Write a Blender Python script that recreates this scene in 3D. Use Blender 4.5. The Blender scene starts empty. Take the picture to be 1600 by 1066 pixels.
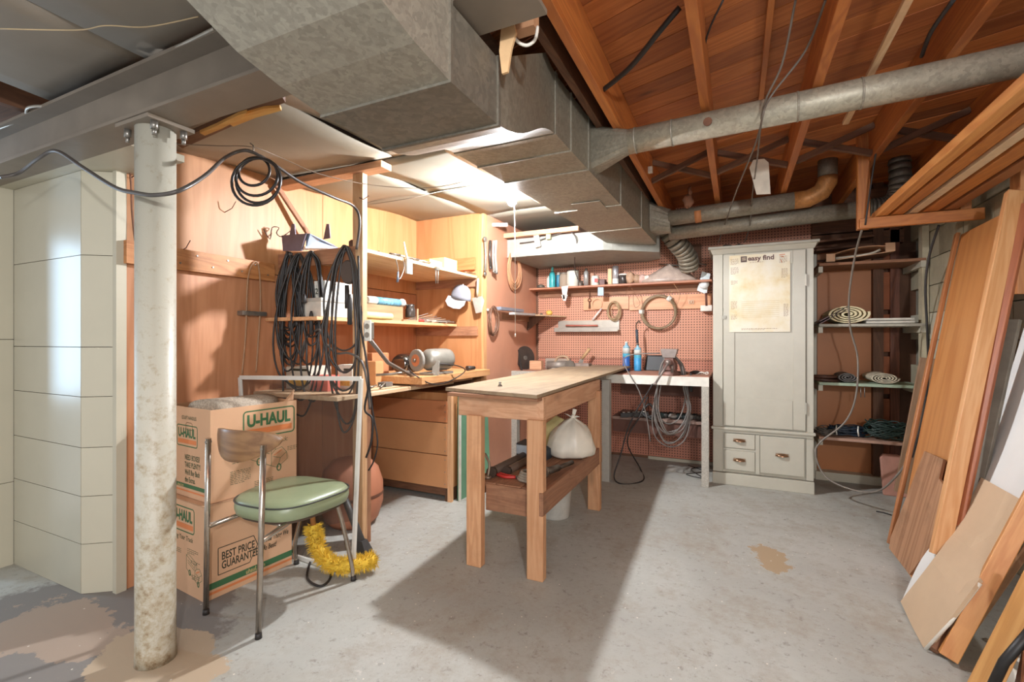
import bpy, bmesh, math, random
from mathutils import Vector, Matrix
random.seed(7)
C = bpy.context.scene.collection
V = Vector
PI = math.pi

# ------------------------------------------------------------------ camera, world, lights, exposure
F_PX = 740.0; YAW = math.atan(350/F_PX); CAM_H = 1.2; HOR = 531.0
sc = bpy.context.scene
cd = bpy.data.cameras.new('camera'); cam = bpy.data.objects.new('camera', cd); C.objects.link(cam)
cam.location = (0, 0, CAM_H); cam.rotation_euler = (PI/2, 0, YAW)
cd.sensor_width = 36; cd.lens = F_PX/1600*36; cd.shift_y = -2/1600; cd.clip_start = .02
sc.camera = cam
sc.view_settings.view_transform = 'Standard'; sc.view_settings.look = 'None'
sc.view_settings.gamma = 1; sc.view_settings.use_curve_mapping = False
sc.view_settings.exposure = 0.78
w = bpy.data.worlds.new('world'); sc.world = w; w.use_nodes = True
w.node_tree.nodes['Background'].inputs[0].default_value = (.93, .96, 1.0, 1)
w.node_tree.nodes['Background'].inputs[1].default_value = .5
BULB_POWER = 86.0
def area(name, loc, target, sx, sy, power, col):
    l = bpy.data.lights.new(name, 'AREA'); l.shape = 'RECTANGLE'; l.size = sx; l.size_y = sy
    l.energy = power; l.color = col
    o = bpy.data.objects.new(name, l); C.objects.link(o); o.location = loc
    o.rotation_euler = (V(target)-V(loc)).to_track_quat('-Z', 'Y').to_euler()
    return o
area('window_light', (-4.75, .52, 1.35), (-2.85, 1.15, 1.1), .25, 1.2, 10, (.52, .76, 1.0))
area('fill_light', (1.2, -2.6, 1.7), (-.6, 3, 1.1), 2.2, 1.6, 46, (.97, .98, 1.0))  # unseen soft fill, added behind the camera to even out the light
def plight(name, loc, power, r, col):
    l = bpy.data.lights.new(name, 'POINT'); l.energy = power; l.shadow_soft_size = r; l.color = col
    o = bpy.data.objects.new(name, l); C.objects.link(o); o.location = loc; return o
plight('rear_bulb', (.75, -.75, 1.85), 88, .05, (.97, .98, 1.0))

# ------------------------------------------------------------------ measuring: a pixel of the 1600x1066 frame onto a plane of the room
FW = V((-math.sin(YAW), math.cos(YAW), 0)); RT = V((math.cos(YAW), math.sin(YAW), 0)); UP = V((0, 0, 1)); EYE = V((0, 0, CAM_H))
def ray(u, v): return FW + RT*((u-800)/F_PX) + UP*((HOR-v)/F_PX)
def PZ(u, v, z=0): d = ray(u, v); return EYE + d*((z-CAM_H)/d.z)
def PY(u, v, y): d = ray(u, v); return EYE + d*(y/d.y)
def PX(u, v, x): d = ray(u, v); return EYE + d*(x/d.x)
def PP(u, v, p, n): d = ray(u, v); return EYE + d*((V(p)-EYE).dot(V(n))/d.dot(V(n)))

# ------------------------------------------------------------------ materials
def lin(h):
    h = h.lstrip('#'); r = []
    for i in (0, 2, 4):
        c = int(h[i:i+2], 16)/255; r.append(c/12.92 if c <= .04045 else ((c+.055)/1.055)**2.4)
    return (*r, 1)
MC = {}
class N:
    def __init__(s, name):
        s.m = bpy.data.materials.new(name); s.m.use_nodes = True; s.t = s.m.node_tree
        s.b = s.t.nodes['Principled BSDF']
        s.tc = s.t.nodes.new('ShaderNodeTexCoord')
    def n(s, typ, **k):
        o = s.t.nodes.new(typ)
        for a, v in k.items(): setattr(o, a, v)
        return o
    def l(s, a, b): s.t.links.new(a, b)
    def mapping(s, scale, rand=True):
        mp = s.n('ShaderNodeMapping'); mp.inputs['Scale'].default_value = scale
        s.l(s.tc.outputs['Object'], mp.inputs['Vector'])
        if rand:
            oi = s.n('ShaderNodeObjectInfo'); mu = s.n('ShaderNodeMath', operation='MULTIPLY'); mu.inputs[1].default_value = 37.
            s.l(oi.outputs['Random'], mu.inputs[0]); cb = s.n('ShaderNodeCombineXYZ')
            for i in range(3): s.l(mu.outputs[0], cb.inputs[i])
            s.l(cb.outputs[0], mp.inputs['Location'])
        return mp.outputs[0]
    def noise(s, vec, scale, detail=4, rough=.6, dist=0):
        o = s.n('ShaderNodeTexNoise'); o.inputs['Scale'].default_value = scale; o.inputs['Detail'].default_value = detail
        o.inputs['Roughness'].default_value = rough; o.inputs['Distortion'].default_value = dist
        s.l(vec, o.inputs['Vector']); return o.outputs['Fac']
    def ramp(s, fac, stops):
        r = s.n('ShaderNodeValToRGB'); e = r.color_ramp.elements
        e[0].position, e[0].color = stops[0]; e[1].position, e[1].color = stops[-1]
        for p, c in stops[1:-1]: x = e.new(p); x.color = c
        s.l(fac, r.inputs[0]); return r.outputs[0]
    def mix(s, fac, a, b, typ='MIX'):
        m = s.n('ShaderNodeMix', data_type='RGBA', blend_type=typ)
        if isinstance(fac, (int, float)): m.inputs[0].default_value = fac
        else: s.l(fac, m.inputs[0])
        for i, x in ((6, a), (7, b)):
            if isinstance(x, tuple): m.inputs[i].default_value = x
            else: s.l(x, m.inputs[i])
        return m.outputs[2]
    def bump(s, h, st=.3, d=.01):
        b = s.n('ShaderNodeBump'); b.inputs['Strength'].default_value = st; b.inputs['Distance'].default_value = d
        s.l(h, b.inputs['Height']); s.l(b.outputs[0], s.b.inputs['Normal'])
    def fin(s, col, rough=.6, metal=0):
        if isinstance(col, tuple): s.b.inputs['Base Color'].default_value = col
        else: s.l(col, s.b.inputs['Base Color'])
        if isinstance(rough, (int, float)): s.b.inputs['Roughness'].default_value = rough
        else: s.l(rough, s.b.inputs['Roughness'])
        s.b.inputs['Metallic'].default_value = metal
        return s.m
def shade(c, k): return (min(c[0]*k, 1), min(c[1]*k, 1), min(c[2]*k, 1), 1)
def plain(h, rough=.55, metal=0, var=.12, sc_=14, bump=.08):
    key = ('p', h, rough, metal, var, sc_, bump)
    if key in MC: return MC[key]
    n = N('paint_'+h.strip('#')); c = lin(h); vec = n.mapping((1, 1, 1)); f = n.noise(vec, sc_, 5)
    col = n.ramp(f, [(.3, shade(c, 1-var)), (.7, shade(c, 1+var))])
    if bump: n.bump(f, bump, .004)
    MC[key] = n.fin(col, rough, metal); return MC[key]
def wood(h1, h2, axis='z', rough=.55, s=9, knots=.5, grime=0):
    key = ('w', h1, h2, axis, rough, s, knots, grime)
    if key in MC: return MC[key]
    n = N('wood_'+axis+'_'+h1.strip('#')); a, b = lin(h1), lin(h2)
    k = .09; scl = {'x': (k, 1, 1), 'y': (1, k, 1), 'z': (1, 1, k)}[axis]
    vec = n.mapping(scl)
    f1 = n.noise(vec, s, 3, .5, 1.2)
    wv = n.n('ShaderNodeMath', operation='SINE'); mu = n.n('ShaderNodeMath', operation='MULTIPLY'); mu.inputs[1].default_value = 42
    n.l(f1, mu.inputs[0]); n.l(mu.outputs[0], wv.inputs[0])
    fib = n.noise(vec, s*14, 3, .7)
    ad = n.n('ShaderNodeMath', operation='MULTIPLY_ADD'); ad.inputs[1].default_value = .22; ad.inputs[2].default_value = .5
    n.l(wv.outputs[0], ad.inputs[0])
    ad2 = n.n('ShaderNodeMath', operation='MULTIPLY_ADD'); ad2.inputs[1].default_value = .5; n.l(fib, ad2.inputs[0]); 
    sb = n.n('ShaderNodeMath', operation='SUBTRACT'); sb.inputs[1].default_value = .25; n.l(ad.outputs[0], sb.inputs[0]); n.l(sb.outputs[0], ad2.inputs[2])
    col = n.ramp(ad2.outputs[0], [(.12, a), (.9, b)])
    if knots:
        kv = n.mapping(tuple(min(1, x*3.2) for x in scl)); vo = n.n('ShaderNodeTexVoronoi'); vo.inputs['Scale'].default_value = 5.5; n.l(kv, vo.inputs['Vector'])
        kf = n.ramp(vo.outputs['Distance'], [(.03, (1, 1, 1, 1)), (.13, (0, 0, 0, 1))])
        km = n.n('ShaderNodeMath', operation='MULTIPLY'); km.inputs[1].default_value = knots; n.l(kf, km.inputs[0])
        col = n.mix(km.outputs[0], col, shade(a, .35))
    if grime:
        g = n.noise(n.mapping((1, 1, 1)), 5, 6, .7)
        gm = n.ramp(g, [(.5, (0, 0, 0, 1)), (.72, (grime, grime, grime, 1))])
        col = n.mix(gm, col, shade(a, .4))
    oi = n.n('ShaderNodeObjectInfo'); mr = n.n('ShaderNodeMapRange'); mr.inputs['To Min'].default_value = .84; mr.inputs['To Max'].default_value = 1.12
    n.l(oi.outputs['Random'], mr.inputs['Value']); hs = n.n('ShaderNodeHueSaturation'); n.l(mr.outputs[0], hs.inputs['Value']); n.l(col, hs.inputs['Color'])
    n.bump(fib, .15, .003)
    MC[key] = n.fin(hs.outputs[0], rough); return MC[key]
def galv(h='#918b7c', rough=.5, metal=.3, s=34, stain=.3):
    s = s*2.1
    key = ('g', h, rough, s, stain)
    if key in MC: return MC[key]
    n = N('galvanised_'+h.strip('#')); c = lin(h); vec = n.mapping((1, 1, 1))
    ds = n.noise(vec, 9, 4); vo = n.n('ShaderNodeTexVoronoi'); vo.inputs['Scale'].default_value = s; vo.inputs['Randomness'].default_value = 1
    wv = n.mix(.12, vec, ds, 'ADD'); n.l(wv, vo.inputs['Vector'])
    bw = n.n('ShaderNodeSeparateColor'); n.l(vo.outputs['Color'], bw.inputs[0])
    fz_ = n.noise(vec, 42, 5, .7); mx = n.mix(.6, bw.outputs[0], fz_); col = n.ramp(mx, [(.2, shade(c, .80)), (.75, shade(c, 1.22))])
    st = n.ramp(n.noise(vec, 3.5, 7, .7), [(.48, (0, 0, 0, 1)), (.75, (stain, stain, stain, 1))])
    col = n.mix(st, col, shade(lin('#6b5c48'), 1))
    n.bump(bw.outputs[0], .05, .003)
    MC[key] = n.fin(col, rough, metal); return MC[key]
def pegboard(h):
    n = N('pegboard_'+h.strip('#')); c = lin(h); co = n.mapping((1, 1, 1), False)
    sep = n.n('ShaderNodeSeparateXYZ'); n.l(co, sep.inputs[0]); P_ = .0254
    def cell(o):
        a = n.n('ShaderNodeMath', operation='PINGPONG'); a.inputs[1].default_value = P_/2; n.l(o, a.inputs[0])
        b = n.n('ShaderNodeMath', operation='POWER'); b.inputs[1].default_value = 2; n.l(a.outputs[0], b.inputs[0]); return b.outputs[0]
    ax = n.n('ShaderNodeMath', operation='ADD'); n.l(sep.outputs[0], ax.inputs[0]); n.l(sep.outputs[1], ax.inputs[1])
    ad = n.n('ShaderNodeMath', operation='ADD'); n.l(cell(ax.outputs[0]), ad.inputs[0]); n.l(cell(sep.outputs[2]), ad.inputs[1])
    sq = n.n('ShaderNodeMath', operation='SQRT'); n.l(ad.outputs[0], sq.inputs[0])
    hole = n.ramp(sq.outputs[0], [(.0048, (1, 1, 1, 1)), (.0066, (0, 0, 0, 1))])
    f = n.noise(co, 2.2, 5); col = n.ramp(f, [(.3, shade(c, .9)), (.7, shade(c, 1.1))])
    col = n.mix(hole, col, shade(c, .16)); return n.fin(col, .6)
def concrete():
    n = N('concrete_floor'); co = n.mapping((1, 1, 1), False)
    f = n.noise(co, 1.1, 8, .62); g = n.noise(co, 22, 6, .75); big = n.noise(co, .5, 3)
    col = n.ramp(f, [(.25, lin('#97948c')), (.5, lin('#abaaa2')), (.75, lin('#b9b9b2'))])
    col = n.mix(n.ramp(g, [(.32, (.6, .6, .6, 1)), (.43, (0, 0, 0, 1))]), col, lin('#6f665c'))
    wn = n.noise(co, 4.5, 8, .75); col = n.mix(n.ramp(wn, [(.47, (0, 0, 0, 1)), (.68, (.6, .6, .6, 1))]), col, lin('#8f8270'))
    sp2_ = n.noise(co, 70, 4, .8); col = n.mix(n.ramp(sp2_, [(.3, (.45, .45, .45, 1)), (.42, (0, 0, 0, 1))]), col, lin('#7a6c5c'))
    # stained bare patch with its own ragged outline, and old peeling paint by the chimney
    def blob(cx, cy, rx, ry, edge, col, c2, nz=.35, sc_=6):
        mp = n.n('ShaderNodeMapping'); mp.inputs['Location'].default_value = (-(cx+1.35)/rx, -(cy-1.75)/ry, 0)   # the floor's own origin is its centre
        mp.inputs['Rotation'].default_value = (0, 0, 0); mp.inputs['Scale'].default_value = (1/rx, 1/ry, 0)
        n.l(n.tc.outputs['Object'], mp.inputs['Vector']); ln = n.n('ShaderNodeVectorMath', operation='LENGTH'); n.l(mp.outputs[0], ln.inputs[0])
        nn = n.noise(co, sc_, 6, .7); ad = n.n('ShaderNodeMath', operation='MULTIPLY_ADD'); ad.inputs[1].default_value = nz*4; n.l(nn, ad.inputs[0])
        sb = n.n('ShaderNodeMath', operation='SUBTRACT'); sb.inputs[1].default_value = nz*2; n.l(ln.outputs['Value'], sb.inputs[0]); n.l(sb.outputs[0], ad.inputs[2])
        return n.mix(n.ramp(ad.outputs[0], [(1-edge, (1, 1, 1, 1)), (1+edge, (0, 0, 0, 1))]), col, c2)
    p = PZ(1205, 872); col = blob(p.x, p.y, .085, .17, .02, col, lin('#a58f72'), .7, 9)
    col = blob(-2.45, .95, .62, .62, .1, col, lin('#807a74'), .3, 3)
    col = blob(-2.55, .98, .34, .16, .03, col, lin('#a3907f'), .5, 5)
    col = blob(-1.95, 1.03, .30, .17, .03, col, lin('#b39f86'), .3, 6)
    col = blob(-2.05, .72, .20, .10, .03, col, lin('#bda489'), .3, 5)
    fl = n.ramp(n.noise(co, 13, 7, .8), [(.63, (0, 0, 0, 1)), (.66, (.7, .7, .7, 1))])
    reg = n.ramp(n.noise(co, .9, 3), [(.5, (0, 0, 0, 1)), (.62, (1, 1, 1, 1))])
    mm = n.mix(1.0, fl, reg, 'MULTIPLY'); col = n.mix(mm, col, lin('#c9c6bd'))
    vo = n.n('ShaderNodeTexVoronoi'); vo.inputs['Scale'].default_value = 17; n.l(co, vo.inputs['Vector'])
    sp = n.ramp(vo.outputs['Distance'], [(.045, (1, 1, 1, 1)), (.07, (0, 0, 0, 1))])
    col = n.mix(sp, col, lin('#d8d2c4')); n.bump(g, .25, .004)
    return n.fin(col, .78)
def emis(h, s):
    n = N('glow'); n.b.inputs['Emission Color'].default_value = lin(h); n.b.inputs['Emission Strength'].default_value = s
    return n.fin(lin(h), .4)
def glassy(h, alpha=.35, rough=.1):
    key = ('gl', h, alpha)
    if key in MC: return MC[key]
    n = N('glass_'+h.strip('#')); n.b.inputs['Alpha'].default_value = alpha
    MC[key] = n.fin(lin(h), rough); return MC[key]

M_GAL = galv(); M_GAL2 = galv('#9a9486', .5, .4, 40, .2); M_GALD = galv('#7a7468', .55, .4, 28, .45)
PLY = lambda ax: wood('#b87f50', '#c99162', ax, .5, 4, .12)
PLYR = lambda ax: wood('#b57a54', '#c98f68', ax, .5, 4, .15)
PINE = lambda ax: wood('#c08c66', '#d6a682', ax, .6, 11, .45, .3)
PINEL = lambda ax: wood('#d3a97c', '#e6c49a', ax, .6, 9, .3, .25)
ORANGE = lambda ax: wood('#a5602a', '#c47c3a', ax, .5, 10, .4)
DARKW = lambda ax: wood('#5c3d2a', '#7a5238', ax, .7, 10, .3, .4)
BROWNW = lambda ax: wood('#8c5f44', '#a87858', ax, .7, 10, .4, .5)
GREYP = plain('#b3aea0', .4, 0, .06, 6, .05)
CABP = plain('#b9b4a4', .38, 0, .05, 7, .1)
STEELP = plain('#7d7163', .5, 0, .12, 5)
CREAM = plain('#b9b29e', .45, 0, .06, 4)
BLACK = plain('#1d1a18', .5); RUBBER = plain('#2b2725', .55); GREYC = plain('#77706a', .5); CHROME = plain('#b9b4ab', .22, .9, .08, 20, 0)
WHITE = plain('#e2ded2', .6); STEEL = plain('#8a857d', .35, .7, .2, 20); RUST = plain('#6f4a36', .7, .2, .3, 30)

# ------------------------------------------------------------------ mesh building
class MB:
    def __init__(s): s.v = []; s.f = []; s.m = []; s.s = []; s.mats = []
    def _mi(s, m):
        if m is None: return 0
        if m not in s.mats: s.mats.append(m)
        return s.mats.index(m)
    def add(s, vs, fs, m=None, smooth=False):
        o = len(s.v); s.v += [V(x) for x in vs]; mi = s._mi(m)
        for f in fs: s.f.append([i+o for i in f]); s.m.append(mi); s.s.append(smooth)
        return s
    def box(s, x0, x1, y0, y1, z0, z1, m=None):
        vs = [(x, y, z) for x in (x0, x1) for y in (y0, y1) for z in (z0, z1)]
        return s.add(vs, [(0, 1, 3, 2), (4, 6, 7, 5), (0, 4, 5, 1), (2, 3, 7, 6), (0, 2, 6, 4), (1, 5, 7, 3)], m)
    def obox(s, c, ex, ey, ez, a, b, d, m=None):   # oriented box: centre, axes, half sizes
        c, ex, ey, ez = V(c), V(ex).normalized(), V(ey).normalized(), V(ez).normalized()
        vs = [c+ex*x*a+ey*y*b+ez*z*d for x in (-1, 1) for y in (-1, 1) for z in (-1, 1)]
        return s.add(vs, [(0, 1, 3, 2), (4, 6, 7, 5), (0, 4, 5, 1), (2, 3, 7, 6), (0, 2, 6, 4), (1, 5, 7, 3)], m)
    def loft(s, rings, m=None, smooth=True, caps=True, closed=False):
        n = len(rings[0]); vs = [p for r in rings for p in r]; fs = []
        k = len(rings); R_ = k if closed else k-1
        for i in range(R_):
            a = i*n; b = ((i+1) % k)*n
            for j in range(n): fs.append((a+j, a+(j+1) % n, b+(j+1) % n, b+j))
        s.add(vs, fs, m, smooth)
        if caps and not closed:
            s.add(rings[0], [tuple(range(n))[::-1]], m); s.add(rings[-1], [tuple(range(n))], m)
        return s
    def tube(s, pts, r, n=8, m=None, closed=False, smoothing=0, caps=True):
        pts = [V(p) for p in pts]
        if smoothing: pts = spline(pts, smoothing, closed)
        rr = r if isinstance(r, (list, tuple)) else None
        L = len(pts); rings = []; up = None
        for i, p in enumerate(pts):
            a = pts[i-1] if (i or closed) else p; b = pts[(i+1) % L] if (i < L-1 or closed) else p
            t = (b-a); t = t.normalized() if t.length > 1e-9 else V((0, 0, 1))
            if up is None: up = t.orthogonal().normalized()
            up = (up - t*up.dot(t)); up = up.normalized() if up.length > 1e-6 else t.orthogonal().normalized()
            sd = t.cross(up)
            q = r if rr is None else rr[min(int(i*len(rr)/L), len(rr)-1)]
            rings.append([p+up*q*math.cos(2*PI*j/n)+sd*q*math.sin(2*PI*j/n) for j in range(n)])
        return s.loft(rings, m, True, caps, closed)
    def cyl(s, p0, p1, r0, r1=None, n=20, m=None, caps=True):
        p0, p1 = V(p0), V(p1); r1 = r0 if r1 is None else r1; t = (p1-p0).normalized(); u = t.orthogonal().normalized(); w_ = t.cross(u)
        R = [[p+u*q*math.cos(2*PI*j/n)+w_*q*math.sin(2*PI*j/n) for j in range(n)] for p, q in ((p0, r0), (p1, r1))]
        return s.loft(R, m, True, caps)
    def lathe(s, c, prof, ax=(0, 0, 1), n=20, m=None, caps=True):   # prof: (radius, height)
        c, t = V(c), V(ax).normalized(); u = t.orthogonal().normalized(); w_ = t.cross(u)
        return s.loft([[c+t*h+u*q*math.cos(2*PI*j/n)+w_*q*math.sin(2*PI*j/n) for j in range(n)] for q, h in prof], m, True, caps)
    def plate(s, pts, d, m=None):   # polygon pushed by vector d
        pts = [V(p) for p in pts]; d = V(d); n = len(pts)
        return s.add(pts+[p+d for p in pts], [tuple(range(n)), tuple(range(2*n-1, n-1, -1))]+[(i, i+n, (i+1) % n+n, (i+1) % n) for i in range(n)], m)
    def ball(s, c, rx, ry=None, rz=None, m=None, n=12, lump=0, seed=1):
        ry = ry or rx; rz = rz or rx; c = V(c); rnd = random.Random(seed); k = n//2+2; R = []
        for i in range(k+1):
            th = PI*i/k; R.append([c+V((rx*math.sin(th)*math.cos(2*PI*j/n), ry*math.sin(th)*math.sin(2*PI*j/n), rz*math.cos(th)))*(1+rnd.uniform(-lump, lump)) for j in range(n)])
        return s.loft(R[::-1], m, True, False)
    def build(s, name, mat, parent=None, label=None, bev=0, smooth=None, sub=0):
        me = bpy.data.meshes.new(name)
        if s.mats: mats = s.mats
        else: mats = [mat]
        base = BASE.get(parent.name) if parent else None
        if base is None:
            xs = [p.x for p in s.v]; ys = [p.y for p in s.v]; zs = [p.z for p in s.v]
            base = V(((min(xs)+max(xs))/2, (min(ys)+max(ys))/2, min(zs)))
        me.from_pydata([p-base for p in s.v], [], s.f)
        for m in mats: me.materials.append(m)
        me.polygons.foreach_set('material_index', s.m if s.mats else [0]*len(s.f))
        me.polygons.foreach_set('use_smooth', s.s)
        bm = bmesh.new(); bm.from_mesh(me); bmesh.ops.remove_doubles(bm, verts=bm.verts, dist=1e-5); bmesh.ops.recalc_face_normals(bm, faces=bm.faces); bm.to_mesh(me); bm.free()
        o = bpy.data.objects.new(name, me); C.objects.link(o); BASE[o.name] = base
        if parent: o.parent = parent
        else: o.location = base
        if label: o['label'] = label
        if bev: md = o.modifiers.new('bevel', 'BEVEL'); md.width = bev; md.segments = 2; md.limit_method = 'ANGLE'
        if sub: md = o.modifiers.new('sub', 'SUBSURF'); md.levels = sub; md.render_levels = sub
        return o
BASE = {}
def spline(p, k, closed=False):
    n = len(p); out = []
    for i in range(n if closed else n-1):
        a, b, c, d = (p[(i-1) % n] if (i or closed) else p[0]), p[i], p[(i+1) % n], (p[(i+2) % n] if (i < n-2 or closed) else p[-1])
        for j in range(k):
            t = j/k; out.append(.5*((2*b)+(c-a)*t+(2*a-5*b+4*c-d)*t*t+(3*b-a-3*c+d)*t**3))
    if not closed: out.append(p[-1])
    return out
def thing(name, label, cat, loc, group=None):
    o = bpy.data.objects.new(name, None); o.empty_display_size = .05; C.objects.link(o); o.location = loc; BASE[o.name] = V(loc)
    o['label'] = label; o['category'] = cat
    if group: o['group'] = group
    return o
def tag(o, label, cat, group=None):
    o['label'] = label; o['category'] = cat
    if group: o['group'] = group
    return o
def structure(name, loc=(0, 0, 0)):
    o = bpy.data.objects.new(name, None); C.objects.link(o); o.location = loc; BASE[o.name] = V(loc); o['kind'] = 'structure'; return o
def frame_obj(name, me, parent, o0, ex, ey, ez):   # object whose local z runs along the grain
    o = bpy.data.objects.new(name, me); C.objects.link(o)
    m = Matrix((ex, ey, ez)).transposed().to_4x4(); base = V((0, 0, 0))
    if parent: o.parent = parent; base = BASE[parent.name]
    m.translation = V(o0)-base; o.matrix_local = m; return o
def beam(name, p0, p1, w_, t_, mat, parent=None, up=(0, 0, 1), label=None, bev=.002, off=(0, 0)):
    """board from p0 to p1; w_ is measured across (perpendicular to up), t_ along up"""
    p0, p1 = V(p0), V(p1); z = (p1-p0); L = z.length; z.normalize(); x = z.cross(V(up)).normalized(); y = z.cross(x).normalized()
    b = MB().box(-w_/2+off[0], w_/2+off[0], -t_/2+off[1], t_/2+off[1], 0, L)
    me = bpy.data.meshes.new(name); me.from_pydata(b.v, [], b.f); me.materials.append(mat)
    o = frame_obj(name, me, parent, p0, x, y, z)
    if label: o['label'] = label
    if bev: md = o.modifiers.new('bevel', 'BEVEL'); md.width = bev; md.segments = 1
    return o
def slab(name, pts, thick, mat, parent=None, label=None, zdir=None):
    """flat plate whose front outline is pts (world, coplanar); thickness goes behind"""
    pts = [V(p) for p in pts]; n = (pts[1]-pts[0]).cross(pts[-1]-pts[0]).normalized()
    if n.dot(EYE-pts[0]) < 0: n = -n
    z = V(zdir) if zdir else (pts[-1]-pts[0]); z = (z-n*z.dot(n)).normalized(); x = z.cross(n).normalized()
    lp = [V(((p-pts[0]).dot(x), (p-pts[0]).dot(n), (p-pts[0]).dot(z))) for p in pts]
    b = MB().plate(lp, (0, -thick, 0)); me = bpy.data.meshes.new(name); me.from_pydata(b.v, [], b.f); me.materials.append(mat)
    bm = bmesh.new(); bm.from_mesh(me); bmesh.ops.recalc_face_normals(bm, faces=bm.faces); bm.to_mesh(me); bm.free()
    o = frame_obj(name, me, parent, pts[0], x, n, z)
    if label: o['label'] = label
    return o
def text(body, name, origin, ex, ey, size, mat, parent, bold=0, sx=1, shear=0, depth=.0006, align='LEFT'):
    cu = bpy.data.curves.new('t', 'FONT'); cu.body = body; cu.size = size; cu.offset = bold*size; cu.shear = shear; cu.align_x = align; cu.resolution_u = 3
    to = bpy.data.objects.new('t', cu); C.objects.link(to)
    bpy.context.view_layer.update()
    me = bpy.data.meshes.new_from_object(to.evaluated_get(bpy.context.evaluated_depsgraph_get())); bpy.data.objects.remove(to)
    ex, ey = V(ex).normalized(), V(ey).normalized(); n = ex.cross(ey); base = BASE[parent.name]
    for v in me.vertices: v.co = V(origin)+ex*v.co.x*sx+ey*v.co.y+n*depth-base
    me.materials.clear(); me.materials.append(mat); me.name = name
    o = bpy.data.objects.new(name, me); C.objects.link(o); o.parent = parent; BASE[o.name] = base; return o
def inks(b, o, ex, ey, segs, wd, dep=.0005):   # thin printed strokes on a face
    o, ex, ey = V(o), V(ex).normalized(), V(ey).normalized(); n = ex.cross(ey)*dep
    for x0, y0, x1, y1 in segs:
        a = o+ex*x0+ey*y0+n; c = o+ex*x1+ey*y1+n; d = (c-a); 
        if d.length < 1e-6: continue
        s_ = d.normalized().cross(ex.cross(ey))*wd/2; b.add([a+s_, a-s_, c-s_, c+s_], [(0, 1, 2, 3)])
    return b

# ================================================================== THE SETTING
fl = MB().box(-4.2, 1.5, -1.5, 5.0, -.05, 0).build('floor', concrete()); fl['kind'] = 'structure'

# ---- back wall
wb = structure('wall_back')
MB().box(-2.1, 1.5, 4.93, 5.03, 0, 2.52).build('backing', plain('#6b4a36', .8), wb)
PEG = pegboard('#c98e72'); PEGR = pegboard('#ba7a62')
MB().box(-2.0, -.80, 4.915, 4.93, .03, 1.0).build('pegboard_panel', PEGR, wb)
MB().box(-.795, .60, 4.915, 4.93, .03, 1.0).build('pegboard_panel', PEGR, wb)
MB().box(-2.0, .60, 4.913, 4.93, 1.005, 2.50).build('pegboard_panel', PEG, wb)
MB().box(-.80, .60, 4.90, 4.915, 0, .028).build('floor_strip', CREAM, wb, 'off-white strip along the floor')
bp = plain('#b5723f', .5, 0, .06, 4)
for z0, z1 in ((.07, .42), (.43, 1.88), (1.9, 2.0)): MB().box(.645, 1.03, 4.905, 4.93, z0, z1).build('hardboard_panel', bp, wb)
MB().box(.60, .635, 4.86, 4.93, 0, 1.95).build('stud', CREAM, wb, 'painted white stud')
MB().box(1.03, 1.10, 4.84, 4.93, 0, 2.5).build('stud', DARKW('z'), wb, 'dark bare stud')
MB().box(1.15, 1.21, 4.86, 4.93, 0, 2.5).build('stud', wood('#6a3a24', '#8a5034', 'z'), wb)
for k in range(7): MB().box(1.10, 1.15, 4.88, 4.93, .05+k*.35, .36+k*.35).build('brick', plain('#a05f3e', .8), wb)
MB().box(.62, 1.24, 4.80, 4.93, .0, .07).build('sill', CREAM, wb)
for k in range(4): MB().box(.60, 1.24, 4.86-.01*k, 4.93, 2.0+k*.115, 2.105+k*.115).build('plank', DARKW('x'), wb)

# ---- left workshop wall, end wall and side wall
wl = structure('wall_left')
MB().box(-2.75, -2.67, 1.24, 3.6, 0, 2.32).build('backing', plain('#6b4a36', .8), wl)
for y0, y1 in ((1.25, 2.46), (2.464, 3.55)):
    MB().box(-2.67, -2.65, y0, y1, 1.615, 2.30).build('plywood_panel', PLY('z'), wl)
    MB().box(-2.67, -2.652, y0, y1, 0, 1.61).build('plywood_panel', PLYR('z'), wl)
MB().box(-2.65, -2.615, 1.25, 2.05, 1.565, 1.675).build('ledger_board', wood('#a86838', '#cf9058', 'y', .55, 8, .3, .4), wl)
nb = MB()
for k in range(9):
    yy = 1.32+k*.085; nb.cyl((-2.617, yy, 1.60+.05*(k % 2)), (-2.611, yy, 1.60+.05*(k % 2)), .005, None, 6)
nb.build('nail_heads', STEEL, wl)
for y_, z_ in ((1.5, 1.66), (1.28, 1.98), (1.75, 1.93)): MB().tube([(-2.65, y_, z_), (-2.60, y_+.01, z_+.02), (-2.58, y_+.02, z_+.06)], .0025, 5).build('bent_nail', RUST, wl)

we = structure('wall_end')
MB().box(-2.70, -1.96, 3.57, 3.62, 0, 2.30).build('backing', plain('#6b4a36', .8), we)
MB().box(-2.65, -1.955, 3.55, 3.57, 0, 2.30).build('plywood_panel', PLY('z'), we)
MB().box(-1.965, -1.945, 3.545, 3.60, 0, 2.30).build('corner_trim', wood('#c48a56', '#dca878', 'z', .5, 9, 0), we)
MB().box(-2.64, -2.0, 3.53, 3.55, 1.655, 1.745).build('shelf_cleat', BROWNW('x'), we)
MB().box(-2.64, -2.0, 3.53, 3.55, 1.235, 1.315).build('shelf_cleat', BROWNW('x'), we)
MB().box(-2.30, -2.02, 3.515, 3.549, 1.80, 1.905).build('wood_block', wood('#b0663a', '#c98250', 'x'), we)

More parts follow.
